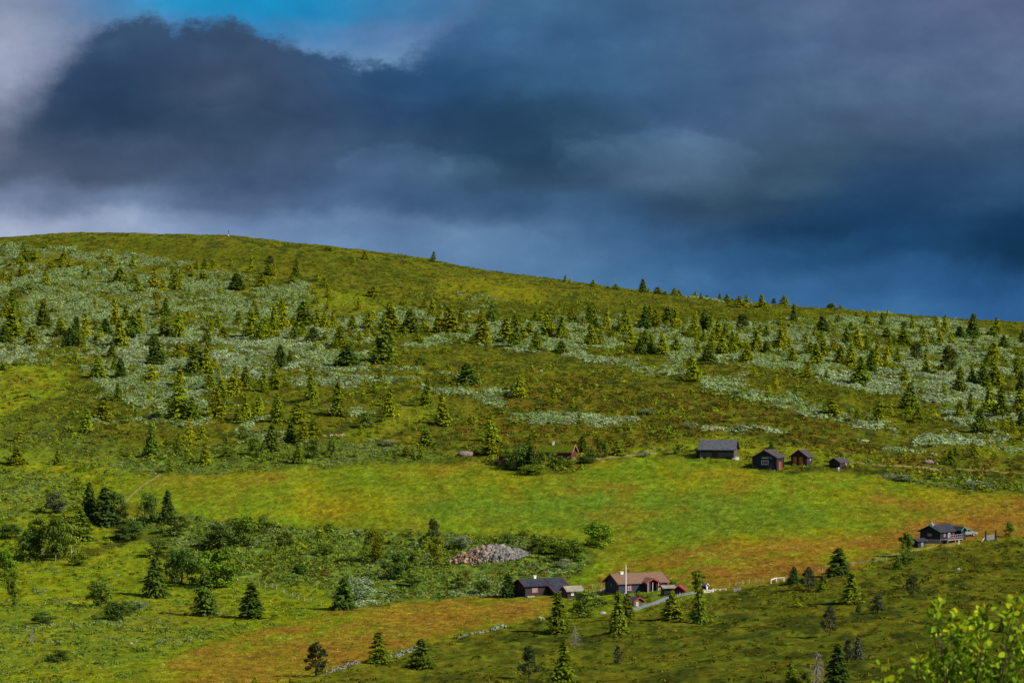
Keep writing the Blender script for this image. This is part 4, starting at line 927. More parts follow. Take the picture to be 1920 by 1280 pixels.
class PB:
    """collects closed solids into one mesh"""
    def __init__(s): s.V = []; s.F = []
    def add(s, V, Fc):
        o = len(s.V); s.V += [tuple(map(float, v)) for v in V]; s.F += [tuple(int(i) + o for i in f) for f in Fc]; return s
    def box(s, x0, x1, y0, y1, z0, z1):
        return s.add([(x, y, z) for z in (z0, z1) for y in (y0, y1) for x in (x0, x1)], [(0, 2, 3, 1), (4, 5, 7, 6), (0, 1, 5, 4), (2, 6, 7, 3), (0, 4, 6, 2), (1, 3, 7, 5)])
    def prism(s, poly, x0, x1):
        """outline in (y, z) extruded along x"""
        n = len(poly); V = [(x0, *p) for p in poly] + [(x1, *p) for p in poly]
        return s.add(V, [tuple(range(n))[::-1], tuple(range(n, 2 * n))] + [(i, (i + 1) % n, n + (i + 1) % n, n + i) for i in range(n)])
    def bar(s, a, b, w=.06, h=None):
        a, b = Vector(a), Vector(b); d = (b - a).normalized(); up = Vector((0, 0, 1)) if abs(d.z) < .95 else Vector((0, 1, 0))
        x = d.cross(up).normalized() * w / 2; y = x.normalized().cross(d).normalized() * (h or w) / 2
        return s.add([a - x - y, a + x - y, a + x + y, a - x + y, b - x - y, b + x - y, b + x + y, b - x + y], [(0, 3, 2, 1), (4, 5, 6, 7), (0, 1, 5, 4), (1, 2, 6, 5), (2, 3, 7, 6), (3, 0, 4, 7)])
    def build(s, name, m, parent=None, bevel=0):
        me = bpy.data.meshes.new(name); me.from_pydata(s.V, [], s.F); me.materials.append(m); me.update()
        import bmesh as bmm
        bm = bmm.new(); bm.from_mesh(me); bmm.ops.recalc_face_normals(bm, faces=bm.faces)
        if bevel: bmm.ops.bevel(bm, geom=bm.edges[:], offset=bevel, segments=2, affect='EDGES')
        bm.to_mesh(me); bm.free()
        return link(name, me, parent)

class Cabin:
    def __init__(s, name, label, cat, u, v, yaw, L, W, H, rise, side=-1, group=None, dz=0.0):
        """u, v: photo pixel of the foot of the near corner; side -1 = left gable corner, +1 = right gable corner"""
        s.L, s.W, s.H, s.rise, s.yaw = L, W, H, rise, math.radians(yaw)
        p = at(u, v); c = Vector((side * L / 2, -W / 2, 0)); c.rotate(Matrix.Rotation(s.yaw, 3, 'Z').to_euler())
        s.root = empty(name, p - c + Vector((0, 0, dz)), s.yaw); tag(s.root, label, cat, group)
    def body(s, wall, roof, trim, x0=None, x1=None, yf=None, yb=None, oe=.35, og=.35, th=.14, z0=-.35, tname='bargeboard', ends=(0, 1), twidth=.2):
        L, W, H, R = s.L, s.W, s.H, s.rise
        x0 = -L / 2 if x0 is None else x0; x1 = L / 2 if x1 is None else x1; yf = -W / 2 if yf is None else yf; yb = W / 2 if yb is None else yb
        k = R / (W / 2); zr = H + R
        zf = zr - k * abs(yf); zb = zr - k * abs(yb)
        w = PB().prism([(yf, z0), (yb, z0), (yb, zb), (0, zr), (yf, zf)], x0, x1).build('wall', wall, s.root)
        rf = PB()
        for sg, y, z in ((-1, yf, zf), (1, yb, zb)):
            ye = y + sg * oe; ze = zr - k * abs(ye)
            rf.prism([(0, zr + .02), (ye, ze + .02), (ye, ze + .02 + th), (0, zr + .02 + th)], x0 - og, x1 + og)
        r = rf.build('roof', roof, s.root)
        for xe, sg in [((x0 - og, -1), (x1 + og, 1))[e_] for e_ in ends]:
            b = PB()
            for q, y in ((-1, yf - oe), (1, yb + oe)):
                ze = zr - k * abs(y)
                b.prism([(0, zr + th + .05 - twidth), (y, ze + th + .05 - twidth), (y, ze + th + .05), (0, zr + th + .05)], *sorted((xe + sg * .004, xe + sg * .06)))
            b.build(tname, trim, s.root)
        return w, r
    def foundation(s, m, h, x0=None, x1=None, yf=None, out=.03, deep=1.4):
        L, W = s.L, s.W
        x0 = -L / 2 if x0 is None else x0; x1 = L / 2 if x1 is None else x1; yf = -W / 2 if yf is None else yf
        PB().box(x0 - out, x1 + out, yf - out, W / 2 + out, -deep, h).build('foundation', m, s.root)
    def frame(s, side, off):
        if side == 'front': return lambda a, z, o: (a, -s.W / 2 - off - o, z)
        if side == 'left': return lambda a, z, o: (-s.L / 2 - off - o, a, z)
        if side == 'right': return lambda a, z, o: (s.L / 2 + off + o, a, z)
    def slab(s, pb, fr, a0, a1, z0, z1, o0, o1):
        A = [fr(a, z, o) for z in (z0, z1) for o in (o0, o1) for a in (a0, a1)]
        pb.add(A, [(0, 2, 3, 1), (4, 5, 7, 6), (0, 1, 5, 4), (2, 6, 7, 3), (0, 4, 6, 2), (1, 3, 7, 5)])
    def window(s, side, a, z, w, h, trim, glass=None, nv=1, nh=0, t=.09, off=0, label=None):
        fr = s.frame(side, off); pb = PB(); x0, x1, z0, z1 = a - w / 2, a + w / 2, z - h / 2, z + h / 2
        s.slab(pb, fr, x0, x1, z1 - t, z1, -.03, .07); s.slab(pb, fr, x0, x1, z0, z0 + t, -.03, .07)
        s.slab(pb, fr, x0, x0 + t, z0 + t, z1 - t, -.03, .065); s.slab(pb, fr, x1 - t, x1, z0 + t, z1 - t, -.03, .065)
        for i in range(nv):
            c = x0 + w * (i + 1) / (nv + 1); s.slab(pb, fr, c - t * .35, c + t * .35, z0 + t, z1 - t, .02, .06)
        for i in range(nh):
            c = z0 + h * (i + 1) / (nh + 1); s.slab(pb, fr, x0 + t, x1 - t, c - .03, c + .03, .024, .056)
        f = pb.build('window', trim, s.root); g = PB(); s.slab(g, fr, x0 + t * .5, x1 - t * .5, z0 + t * .5, z1 - t * .5, -.02, .03)
        g.build('pane', glass or K['glass'], f)
        if label: f['label'] = label
        return f
    def door(s, side, a, w, h, m, z0=.05, off=0, trim=None):
        fr = s.frame(side, off); pb = PB(); s.slab(pb, fr, a - w / 2, a + w / 2, z0, z0 + h, -.02, .05)
        for q in (-.25, .25): s.slab(pb, fr, a + q * w - .02, a + q * w + .02, z0 + .1, z0 + h - .1, .05, .065)
        d = pb.build('door', m, s.root); hb = PB(); s.slab(hb, fr, a + w * .32, a + w * .40, z0 + h * .48, z0 + h * .52, .05, .11)
        hb.build('handle', K['metal'], d)
    def chimney(s, x, y, w, d, h, m, cap=True):
        k = s.rise / (s.W / 2); z = s.H + s.rise - k * abs(y)
        pb = PB().box(x - w / 2, x + w / 2, y - d / 2, y + d / 2, z - .4, z + h)
        if cap: pb.box(x - w / 2 - .06, x + w / 2 + .06, y - d / 2 - .06, y + d / 2 + .06, z + h + .002, z + h + .09)
        return pb.build('chimney', m, s.root)
    def corner_boards(s, m, w=.14):
        pb = PB()
        for x in (-1, 1):
            for y in (-1, 1):
                cx, cy = x * (s.L / 2), y * (s.W / 2); pb.box(cx - w / 2 - .02, cx + w / 2 + .02, cy - w / 2 - .02, cy + w / 2 + .02, -.3, s.H - .05)
        pb.build('corner_boards', m, s.root)

# ---- the four dark cabins and the log barn at the top of the meadow
c = Cabin('log_barn', 'long grey log barn on stone corners, leftmost of the meadow-top cabins', 'barn', 1376, 862, -14, 7.7, 4.6, 2.45, 1.75, 1, dz=.1)
c.body(K['grey_log'], K['slate'], K['dark_trim'], z0=.45, oe=.55, og=.5)
for x in (-3.6, 3.6):
    for y in (-2.05, 2.05): PB().box(x - .32, x + .32, y - .3, y + .3, -1.0, .447).build('corner_stone', K['pale_wood'], c.root, .05)
lg = PB()
for i in range(5):
    for x in (-3.85, 3.85): lg.box(x - .10, x + .10, -2.62, -2.305, .50 + i * .38, .76 + i * .38)
lg.build('log_ends', K['grey_log'], c.root)
PB().box(-3.7, 3.7, -2.36, -2.303, 1.62, 2.28).build('painted_eave_shadow', K['black_board'], c.root)  # dark strip laid on the log wall, standing in for shade under the eave
PB().box(-4.9, -3.853, -1.9, 1.6, -.6, 1.95).build('side_shed', K['black_board'], c.root)
PB().prism([(-2.15, 1.98), (1.9, 2.25), (1.9, 2.37), (-2.15, 2.10)], -5.1, -3.855).build('side_shed_roof', K['slate'], c.root)
PB().box(-1.2, .2, -2.345, -2.303, .55, 1.5).build('door', K['dark_log'], c.root)

c = Cabin('gabled_cabin', 'blue-black boarded cabin with white window and brick chimney, facing gable first', 'cabin', 1456, 883, 70, 6.2, 5.5, 2.95, 1.55, -1)
c.body(K['black_board'], K['brown_roof'], K['dark_trim'], og=.4, oe=.3)
c.window('left', -.1, 1.85, 1.6, .95, K['white_trim'], nv=2, label='white three-pane gable window')
PB().box(-3.16, -3.104, -.95, .62, 2.78, 3.02).build('sign_board', K['metal'], c.root)
a = PB(); a.bar((-3.14, -1.3, 3.1), (-3.14, -1.65, 2.75), .10); a.bar((-3.14, -1.65, 2.75), (-3.14, -1.5, 2.62), .09); a.bar((-3.14, -1.42, 2.98), (-3.14, -1.7, 3.0), .07)
a.build('antlers', K['metal'], c.root)
c.door('front', -.3, .85, 1.9, K['ochre_door']); c.door('front', 1.2, .8, 1.9, K['red_trim'])
PB().box(-2.2, -.9, -2.81, -2.753, .2, 2.2).build('wall_panel', K['red_board'], c.root)
for y in (-2.3, 2.3): PB().box(-3.2, -2.95, y - .14, y + .14, -1.1, .25).build('foundation_pier', K['white_trim'], c.root)
c.chimney(1.6, 1.35, .75, .7, .75, K['brick'])
c.corner_boards(K['black_trim'])

c = Cabin('gabled_cabin', 'small dark cabin with two ochre doors on its gable', 'cabin', 1513, 874, 66, 4.0, 3.75, 2.15, 1.35, -1)
c.body(K['dark_log'], K['brown_roof'], K['dark_trim'], og=.45, oe=.35)
c.door('left', .95, .85, 1.95, K['ochre_door']); c.door('left', -.45, .85, 1.95, K['ochre_door'])
c.window('front', .3, 1.35, .45, .45, K['white_trim'], nv=0); c.foundation(K['pale_wood'], .06)

c = Cabin('garden_shed', 'smallest dark brown shed with stovepipe, rightmost of the meadow-top cabins', 'shed', 1575, 882, 48, 3.3, 3.0, 1.55, .85, -1)
c.body(K['dark_log'], K['brown_roof'], K['dark_trim'], og=.35, oe=.25)
c.window('front', .55, 1.05, .75, .5, K['white_trim'], K['curtain'], nv=1)
pb = PB(); V, Fc = tube([(1.2, -.6, 1.9), (1.2, -.6, 3.1)], [.07, .07], 8); pb.add(V, Fc).build('stovepipe', K['metal'], c.root)
c.foundation(K['stone'], .05)
V, Fc = tube([(0, 0, 0), (0, 0, .05), (0, 0, .7), (0, 0, .75)], [.30, .34, .42, .40], 14)
b = PB().add(V, Fc).add([(0.34 * math.cos(i * .4488), .34 * math.sin(i * .4488), .7) for i in range(14)], [tuple(range(14))]).build('water_barrel', K['metal'])
b.location = at(1571, 883); tag(b, 'small blue-grey barrel at the foot of the smallest dark shed', 'barrel')
b = PB().box(-.45, .45, -.3, .3, 0, .6).box(-.48, .48, -.33, .33, .602, .68).build('white_crate', K['white_trim'], None, .03); b.location = at(1382, 863)
tag(b, 'white box beside the right stone corner of the log barn', 'box')

# ---- turf roofed cabin and its hut
def turf(c, x0, x1, oe=.35, og=.35):
    r = np.random.default_rng(5); n = 1500; k = c.rise / (c.W / 2)
    x = r.uniform(x0 - og, x1 + og, n); y = r.uniform(-c.W / 2 - oe, c.W / 2 + oe, n); z = c.H + c.rise - k * np.abs(y) + .2
    P = np.stack([x, y, z], 1); N = rdir(n, r); A = np.stack([r.normal(0, .4, n), r.normal(0, .4, n), np.ones(n)], 1)
    V, Fc = leaf_quads(P, N, A, r.uniform(.12, .3, n), r.uniform(.05, .1, n))
    col = np.repeat(np.array([.080, .115, .008]) * r.uniform(.5, 1.4, (n, 1)) + np.array([.05, 0, 0]) * (r.random((n, 1)) > .7), 4, 0)
    tag(link('turf_grass', mesh_np('turf_grass', V, Fc, 4, col, [M['scrub']]), c.root), kind='stuff')
c = Cabin('turf_roofed_cabin', 'red-walled cabin with green turf roof behind bushes', 'cabin', 1071, 863, -16, 7.9, 4.6, 1.9, 1.4, 1, dz=-.15)
c.body(K['red_board'], K['turf'], K['brick'], th=.25, oe=.45, og=.4, twidth=.38, tname='bargeboard'); turf(c, -3.95, 3.95, .45)
PB().box(.2, 3.0, -2.36, -2.303, .5, 2.0).build('red_panel', K['red_board'], c.root); PB().box(3.0, 3.9, -2.35, -2.303, .2, 2.1).build('dark_panel', K['dark_log'], c.root)
c.window('front', -1.6, 1.3, 1.0, .9, K['white_trim'], nv=1); c.foundation(K['stone'], .35)
c.chimney(-.9, -.2, .42, .42, .95, K['white_trim'])
b = PB().box(3.9, 5.2, -2.7, -1.2, -.9, .28).build('terrace', K['stone'], c.root)
c = Cabin('turf_roofed_hut', 'small dark red hut with grassy roof left of the turf-roofed cabin', 'hut', 962, 870, -10, 3.3, 3.0, 1.9, .6, 1)
c.body(K['red_board'], K['turf'], K['dark_trim'], th=.2); turf(c, -1.65, 1.65); c.foundation(K['stone'], .2); c.door('front', -.5, .8, 1.6, K['brown_door'])

# ---- the lower farm by the flagpole
c = Cabin('black_roofed_cabin', 'dark brown cabin with blue-black roof and red windows, left of the round birch', 'cabin', 985, 1119, 28, 8.2, 4.1, 1.95, .95, -1)
c.body(K['dark_log'], K['tar_roof'], K['red_trim'], x1=.55, twidth=.14, ends=(0,))
c.body(K['dark_log'], K['tar_roof'], K['red_trim'], x0=.556, x1=4.1, yf=-4.3, og=.3, twidth=.14)
c.window('front', -2.2, 1.15, 1.25, .95, K['red_trim'], K['curtain'], nv=2, label='red framed three-light window')
c.window('left', .3, 1.15, .6, .95, K['brown_door'], nv=0)
c.window('front', 2.6, .95, .9, .6, K['red_trim'], K['curtain'], nv=1, off=2.25)
c.chimney(-1.1, .1, .45, .45, .6, K['white_trim']); c.foundation(K['stone'], .08, x1=.5)
PB().box(-4.0, -2.6, -2.75, -2.1, -.5, .2).build('stone_step', K['pale_wood'], c.root)

c = Cabin('grey_roofed_shed', 'small red-trimmed shed with pale mossy roof behind the full round birch', 'shed', 1064, 1123, 25, 2.9, 2.2, 1.35, .6, -1)
c.body(K['dark_log'], K['pale_roof'], K['red_trim'], twidth=.14); c.door('left', 0, .6, 1.2, K['red_trim']); c.window('front', -.5, .8, .5, .6, K['white_trim'], K['curtain'])

c = Cabin('red_trimmed_house', 'long blue-black log house with rust mottled roof and gabled porch behind the flagpole', 'house', 1160, 1114, 27, 9.8, 4.9, 1.9, 1.35, -1)
c.body(K['blue_log'], K['moss_roof'], K['dark_trim'], og=.35, oe=.35, twidth=.24)
c.window('left', .1, 1.35, .55, .8, K['dark_trim'], K['curtain'], nv=1)
c.window('front', -2.75, 1.0, .95, 1.0, K['red_trim'], K['curtain'], nv=1, nh=1, label='red framed window left of the porch')
c.window('front', 3.75, .95, 1.15, .9, K['red_trim'], K['curtain'], nv=1, nh=0, label='red framed window right of the porch')
c.chimney(-3.0, .0, .55, .5, .4, K['white_trim']); c.foundation(K['stone'], .08)
px, pw, pd = 1.15, 1.15, 1.6
por = PB(); yF = -2.45 - pd
def xprism(pb, poly, y0, y1):
    n = len(poly); V = [(p[0], y0, p[1]) for p in poly] + [(p[0], y1, p[1]) for p in poly]
    return pb.add(V, [tuple(range(n)), tuple(range(n, 2 * n))[::-1]] + [(i, n + i, n + (i + 1) % n, (i + 1) % n) for i in range(n)])
for sg in (-1, 1): xprism(por, [(px, 2.62), (px + sg * 1.5, 1.86), (px + sg * 1.5, 1.98), (px, 2.74)], yF, -1.3)
pr = por.build('porch_roof', K['moss_roof'], c.root)
tr = PB()
for sg in (-1, 1): xprism(tr, [(px, 2.5), (px + sg * 1.53, 1.72), (px + sg * 1.53, 1.98), (px, 2.78)], yF - .07, yF - .005)
tr.build('porch_bargeboard', K['red_trim'], c.root)
PB().box(px - 1.15, px - .45, yF + .25, -2.46, .0, 1.93).build('porch_wall', K['blue_log'], c.root)
PB().box(px + .75, px + 1.15, yF + .25, -2.46, .0, 1.93).build('porch_wall', K['blue_log'], c.root)
for x in (px - 1.05, px - .1, px + 1.05): PB().box(x - .06, x + .06, yF + .06, yF + .18, -.3, 1.95).build('porch_post', K['pale_wood'], c.root)
c.door('front', px + .1, .8, 1.75, K['dark_trim'], off=.01)
PB().box(px - 1.3, px + 1.3, yF, -2.46, -.8, .0).build('porch_floor', K['stone'], c.root)

c = Cabin('woodshed', 'tiny low shed with red gable trim below the flagpole by the picket fence', 'shed', 1188, 1138, -48, 1.9, 2.2, .85, .6, 1)
c.body(K['grey_log'], K['brown_roof'], K['red_trim'], twidth=.22, oe=.3, og=.3); c.door('right', -.3, .6, .75, K['pale_wood'])
c = Cabin('outhouse', 'small red-roofed outhouse right of the red-trimmed house', 'outhouse', 1281, 1116, 78, 1.9, 1.5, .95, .55, -1)
c.body(K['dark_log'], K['red_trim'], K['red_trim'], twidth=.2); c.door('left', 0, .6, .95, K['red_board'])
c = Cabin('outbuilding', 'low dark shed with flat grey roof between the house and red outhouse', 'shed', 1245, 1117, 15, 1.9, 1.8, 1.35, .25, -1)
c.body(K['black_board'], K['pale_roof'], K['dark_trim'], twidth=.1); c.door('left', 0, .7, 1.15, K['brown_door'])
c = Cabin('tiny_hut', 'tiny dark hut with pale gable front right of the upright birch', 'hut', 1323, 1106, -40, .8, .8, .65, .35, 1)
c.body(K['black_board'], K['slate'], K['white_trim'], oe=.12, og=.12, th=.06, twidth=.1); c.door('right', 0, .4, .5, K['white_trim'])
# flagpole
p = at(1173.5, 1123); root = empty('flagpole', p)
V, Fc = tube([(0, 0, -.2), (0, 0, 3), (0, 0, 6.1)], [.095, .085, .07], 10); link('pole', mesh_np('pole', V, Fc, 4, None, [K['white_pole']], True), root)
V, Fc = tube([(0, 0, 6.1), (0, 0, 6.14), (0, 0, 6.22), (0, 0, 6.26)], [.03, .08, .08, .02], 10); link('finial', mesh_np('finial', V, Fc, 4, None, [K['white_pole']], True), root)
PB().box(-.22, -.08, -.15, .15, -.3, 1.0).box(.08, .22, -.15, .15, -.3, 1.0).build('base_bracket', K['white_pole'], root)
root.scale = (1, 1, .93); tag(root, 'white bare flagpole in front of the red-trimmed house', 'flagpole')

# ---- right-hand cabin, car, gate
c = Cabin('green_trimmed_cabin', 'black log cabin on a stone base with deck and green porch trim at the right', 'cabin', 1763, 1020, 50, 6.8, 4.5, 2.25, 1.05, -1)
c.body(K['black_board'], K['tar_roof'], K['green_trim'], z0=.8, oe=.35, og=.4, twidth=.12); c.foundation(K['stone'], .82)
c.window('left', .1, 1.62, 1.1, .7, K['dark_trim'], K['curtain'], nv=2); c.window('front', -1.9, 1.55, .8, .75, K['dark_trim'], K['curtain'], nv=1)
c.window('front', -.3, 1.55, .7, .75, K['white_trim'], K['glass'], nv=1); c.door('front', 1.3, .85, 1.4, K['red_board'], z0=.83)
PB().box(-2.3, -1.7, -2.7, -2.3, -.1, .65).build('cellar_door', K['red_board'], c.root)
ch = c.chimney(-2.7, .1, .8, .7, .42, K['metal']); V, Fc = tube([(-2.7, .1, 3.6), (-2.7, .1, 4.35)], [.12, .12], 8); PB().add(V, Fc).build('chimney_pipe', K['metal'], ch)
PB().box(-3.2, 2.4, -3.8, -2.33, .62, .8).build('deck', K['grey_wood'], c.root)
rl = PB()
for x in np.linspace(-3.15, 2.35, 9): rl.box(x - .05, x + .05, -3.79, -3.69, .8, 1.6)
rl.box(-3.2, 2.4, -3.81, -3.67, 1.603, 1.69); rl.box(-3.2, 2.4, -3.76, -3.71, 1.15, 1.25)
rl.build('railing', K['grey_wood'], c.root)
dp = PB()
for x in (-3.1, -.4, 2.3): dp.box(x - .1, x + .1, -3.75, -3.55, -.9, .62)
dp.build('deck_posts', K['grey_wood'], c.root)
pg = PB()
for sg in (-1, 1): xprism(pg, [(3.0, 2.95), (3.0 + sg * 1.1, 2.2), (3.0 + sg * 1.1, 2.32), (3.0, 3.07)], -3.7, -1.2)
pg.build('porch_roof', K['tar_roof'], c.root); pg = PB()
for sg in (-1, 1): xprism(pg, [(3.0, 2.88), (3.0 + sg * 1.14, 2.1), (3.0 + sg * 1.14, 2.32), (3.0, 3.1)], -3.77, -3.705)
pg.build('porch_bargeboard', K['green_trim'], c.root)
PB().box(2.5, 4.0, -3.3, -2.33, -.9, 2.2).build('porch_wall', K['black_board'], c.root)
c = Cabin('tool_shed', 'low dark shed with slanting roof at the left of the green-trimmed cabin', 'shed', 1721, 1027, 40, 2.0, 1.7, 1.25, .3, -1)
c.body(K['black_board'], K['tar_roof'], K['grey_wood'], twidth=.1); c.door('front', .2, .7, 1.1, K['grey_wood'])
def car():
    p = at(1812, 1005.5); root = empty('parked_car', p, math.radians(8))
    prof = [(-1.95, .35), (-2.0, .75), (-1.75, 1.0), (-1.2, 1.38), (-.2, 1.48), (.55, 1.38), (1.1, 1.0), (1.85, .82), (2.0, .6), (1.98, .35)]
    pb = PB(); xprism(pb, prof, -.8, .8); pb.build('body', K['silver'], root, .06)
    g = PB(); xprism(g, [(-1.25, 1.02), (-1.02, 1.32), (-.2, 1.41), (.45, 1.32), (.88, 1.02)], -.835, .835); g.build('side_windows', K['glass'], root)
    g = PB(); g.add([(.62, -.68, 1.36), (.62, .68, 1.36), (1.13, .72, 1.03), (1.13, -.72, 1.03), (.60, -.68, 1.33), (.60, .68, 1.33), (1.11, .72, 1.0), (1.11, -.72, 1.0)], [(0, 1, 2, 3), (4, 7, 6, 5), (0, 4, 5, 1), (1, 5, 6, 2), (2, 6, 7, 3), (3, 7, 4, 0)])
    for v_ in range(len(g.V)): g.V[v_] = (g.V[v_][0] + .03, g.V[v_][1], g.V[v_][2] + .03)
    g.build('windscreen', K['glass'], root)
    for x in (-1.25, 1.25):
        for y in (-.78, .78):
            def disc(r, w):
                V = []; n = 18
                for q in (-w, w): V += [(r * math.cos(6.2832 * i / n), q, r * math.sin(6.2832 * i / n)) for i in range(n)]
                return V, [tuple(range(n)), tuple(range(n, 2 * n))[::-1]] + [(i, n + i, n + (i + 1) % n, (i + 1) % n) for i in range(n)]
            ty = PB().add(*disc(.33, .1)).build('wheel', K['rubber'], root); ty.location = (x, y, .33)
            PB().add(*disc(.2, .115)).build('rim', K['metal'], ty)
    for y in (-.6, .6):
        PB().box(1.9, 2.02, y - .15, y + .15, .62, .76).build('headlight', K['white_trim'], root)
    tag(root, 'silver car half hidden behind the green-trimmed cabin', 'car')
car()
p = at(1848, 1014); q = at(1867, 1013); root = empty('farm_gate', p); d = q - p
for o_ in (Vector(), d): PB().box(o_.x - .14, o_.x + .14, o_.y - .14, o_.y + .14, o_.z - .4, o_.z + 1.95).build('post', K['black_trim'], root, .02)
pb = PB()
for z in (.15, .33, .51, .69, .87, 1.02): pb.bar(Vector((.18, 0, z)), d + Vector((-.18, 0, z)), .05, .15)
pb.build('gate_leaf', K['grey_wood'], root); PB().bar((-.85, -.2, -.2), (-.15, 0, .75), .12).build('brace', K['white_trim'], root)
tag(root, 'dark-posted grey gate near the right edge beyond the cabin', 'gate')
p = at(1798, 1022); b = PB().box(-.09, .09, -.09, .09, -.3, .85).box(-.12, .12, -.12, .12, .852, .92).build('white_post', K['white_trim']); b.location = p
tag(b, 'single white post in the grass below the green-trimmed cabin', 'post')

# ---- fences
def picket(pts, label, m=None, h=.62, gap=.42):
    P = [at(*q) for q in pts]; root = empty('picket_fence', P[0]); pk = PB(); rl = PB(); m = m or K['white_trim']
    for a, b in zip(P[:-1], P[1:]):
        a, b = a - P[0], b - P[0]; d = b - a; n = max(2, int(d.length / gap)); dr = d.normalized()
        for i in range(n):
            c_ = a + d * (i + .5) / n; s_ = dr * .06; z = Vector((0, 0, 1))
            pk.bar(c_ - z * .15, c_ + z * (h + .05 * math.sin(i * 2.3)), .08, .03)
        for z in (.25, .65): pk.bar(a + Vector((0, .02, z * h)), b + Vector((0, .02, z * h)), .05, .09)
    for a in P:
        o_ = a - P[0]; PB().box(o_.x - .07, o_.x + .07, o_.y + .06, o_.y + .2, o_.z - .3, o_.z + h + .1).build('post', m, root)
    pk.build('picket_panel', m, root); tag(root, label, 'fence')
picket([(1186, 1148), (1206, 1141), (1230, 1133), (1252, 1125), (1275, 1119), (1306, 1113)], 'long whitish picket fence climbing from the woodshed to the outhouse', K['metal'])
picket([(1320, 1112), (1338, 1110)], 'short whitish picket fence right of the slim dark spruce', K['white_trim'])
picket([(1376, 1111), (1388, 1109)], 'lone very short white fence piece on the heath border', K['metal'], .7)
def rail(pts, label, h=.75):
    P = [at(*q) for q in pts]; root = empty('rail_fence', P[0])
    for q in P: o_ = q - P[0]; PB().box(o_.x - .08, o_.x + .08, o_.y - .08, o_.y + .08, o_.z - .3, o_.z + h).build('post', K['white_trim'], root)
    pb = PB()
    for a, b in zip(P[:-1], P[1:]): pb.bar(a - P[0] + Vector((0, 0, h - .05)), b - P[0] + Vector((0, 0, h - .05)), .1, .14)
    pb.build('rail', K['white_trim'] if h > .5 else K['pale_wood'], root); tag(root, label, 'fence')
rail([(1446, 1094), (1456, 1092), (1470, 1090)], 'bright white rail on posts at the bottom of the orange meadow')
rail([(1341, 1107), (1350, 1107), (1361, 1107)], 'low pale plank rail just right of the tiny hut', .3)
def wire_fence(pts, label, h=1.0, m=None, w=.09):
    P = [at(*q) for q in pts]; root = empty('wire_fence', P[0])
    for q in P:
        o_ = q - P[0]; t_ = trng.normal(0, .06, 2)
        PB().bar(o_ - Vector((0, 0, .3)), o_ + Vector((t_[0], t_[1], h * trng.uniform(.85, 1.1))), w).build('post', m or K['grey_wood'], root)
    pb = PB()
    for a, b in zip(P[:-1], P[1:]):
        for z in (.4, .8): pb.bar(a - P[0] + Vector((0, 0, z * h)), b - P[0] + Vector((0, 0, z * h)), .012)
    pb.build('wire', K['metal'], root); tag(root, label, 'fence')
wire_fence([(486, 1101), (498, 1102), (510, 1103), (519, 1105), (533, 1112), (549, 1120), (560, 1124), (571, 1127), (583, 1130), (602, 1136)], 'thin pale fence posts on the green slope left of the meadow-border spruce', .85, K['pale_wood'])
wire_fence([(1180, 856), (1196, 855), (1218, 851), (1231, 847), (1250, 850), (1270, 856), (1290, 862)], 'dark fence posts between the turf-roofed cabin and the log barn', 1.0, K['black_trim'])
wire_fence([(1368, 1098), (1380, 1097), (1392, 1096), (1405, 1095), (1418, 1094), (1432, 1092)], 'thin pale fence posts between the fence pieces and the white rail', .8, K['pale_wood'])
wire_fence([(1111, 1104), (1128, 1103)], 'two thin pale posts left of the red-trimmed house', .9, K['pale_wood'])
wire_fence([(1542, 1074), (1600, 1062), (1662, 1053)], 'three sparse posts along the path beyond the large dark spruce', .9, K['pale_wood'])

# ---- stones
def stones(name, n, fn, label, cat, kind_=None, seed=3):
    r = np.random.default_rng(seed); P, S, C = fn(r, n); n = len(P)
    cube = np.array([[x, y, z] for z in (-1, 1) for y in (-1, 1) for x in (-1, 1)], float)
    Q = cube[None] * r.uniform(.6, 1.1, (n, 8, 3)) * S[:, None, None] * r.uniform(.6, 1.2, (n, 1, 3))
    A = rdir(n, r); B = np.cross(A, rdir(n, r)); B /= np.linalg.norm(B, axis=1, keepdims=True); Cc = np.cross(A, B)
    Q = Q[..., 0:1] * A[:, None] + Q[..., 1:2] * B[:, None] + Q[..., 2:3] * Cc[:, None] + P[:, None]
    f = np.array([(0, 2, 3, 1), (4, 5, 7, 6), (0, 1, 5, 4), (2, 6, 7, 3), (0, 4, 6, 2), (1, 3, 7, 5)])
    Fc = (f[None] + 8 * np.arange(n)[:, None, None]).reshape(-1, 4)
    o = link(name, mesh_np(name, Q.reshape(-1, 3), Fc, 4, np.repeat(C, 8, 0), [M['rock']])); tag(o, label, cat, kind=kind_); return o
def heap(r, n):
    c0 = at(918, 1044); th = r.uniform(0, 6.283, n); q = np.sqrt(r.random(n)); x = 8.0 * q * np.cos(th); y = 5.2 * q * np.sin(th)
    X = c0.x + x; Y = c0.y + y; z = ground_z(X, Y) + 1.9 * np.clip(1 - q ** 3.0, 0, 1) * (1 - .25 * np.abs(x) / 7.6) * np.clip(1.1 - .1 * y / 5, 0, 2)
    S = r.uniform(.10, .27, n) * (1 + (r.random(n) > .93)); f = sstep(-4.5, 1.0, x + r.normal(0, 1.6, n))[:, None]
    C = (np.array([.28, .175, .105]) * (1 - f) + np.array([.17, .158, .145]) * f) * r.uniform(.45, 1.6, (n, 1))
    return np.stack([X, Y, z], 1), S, C
stones('stone_heap', 3600, heap, 'wide heap of cleared field stones, brown on the left and grey on the right', 'stone heap', 'stuff')
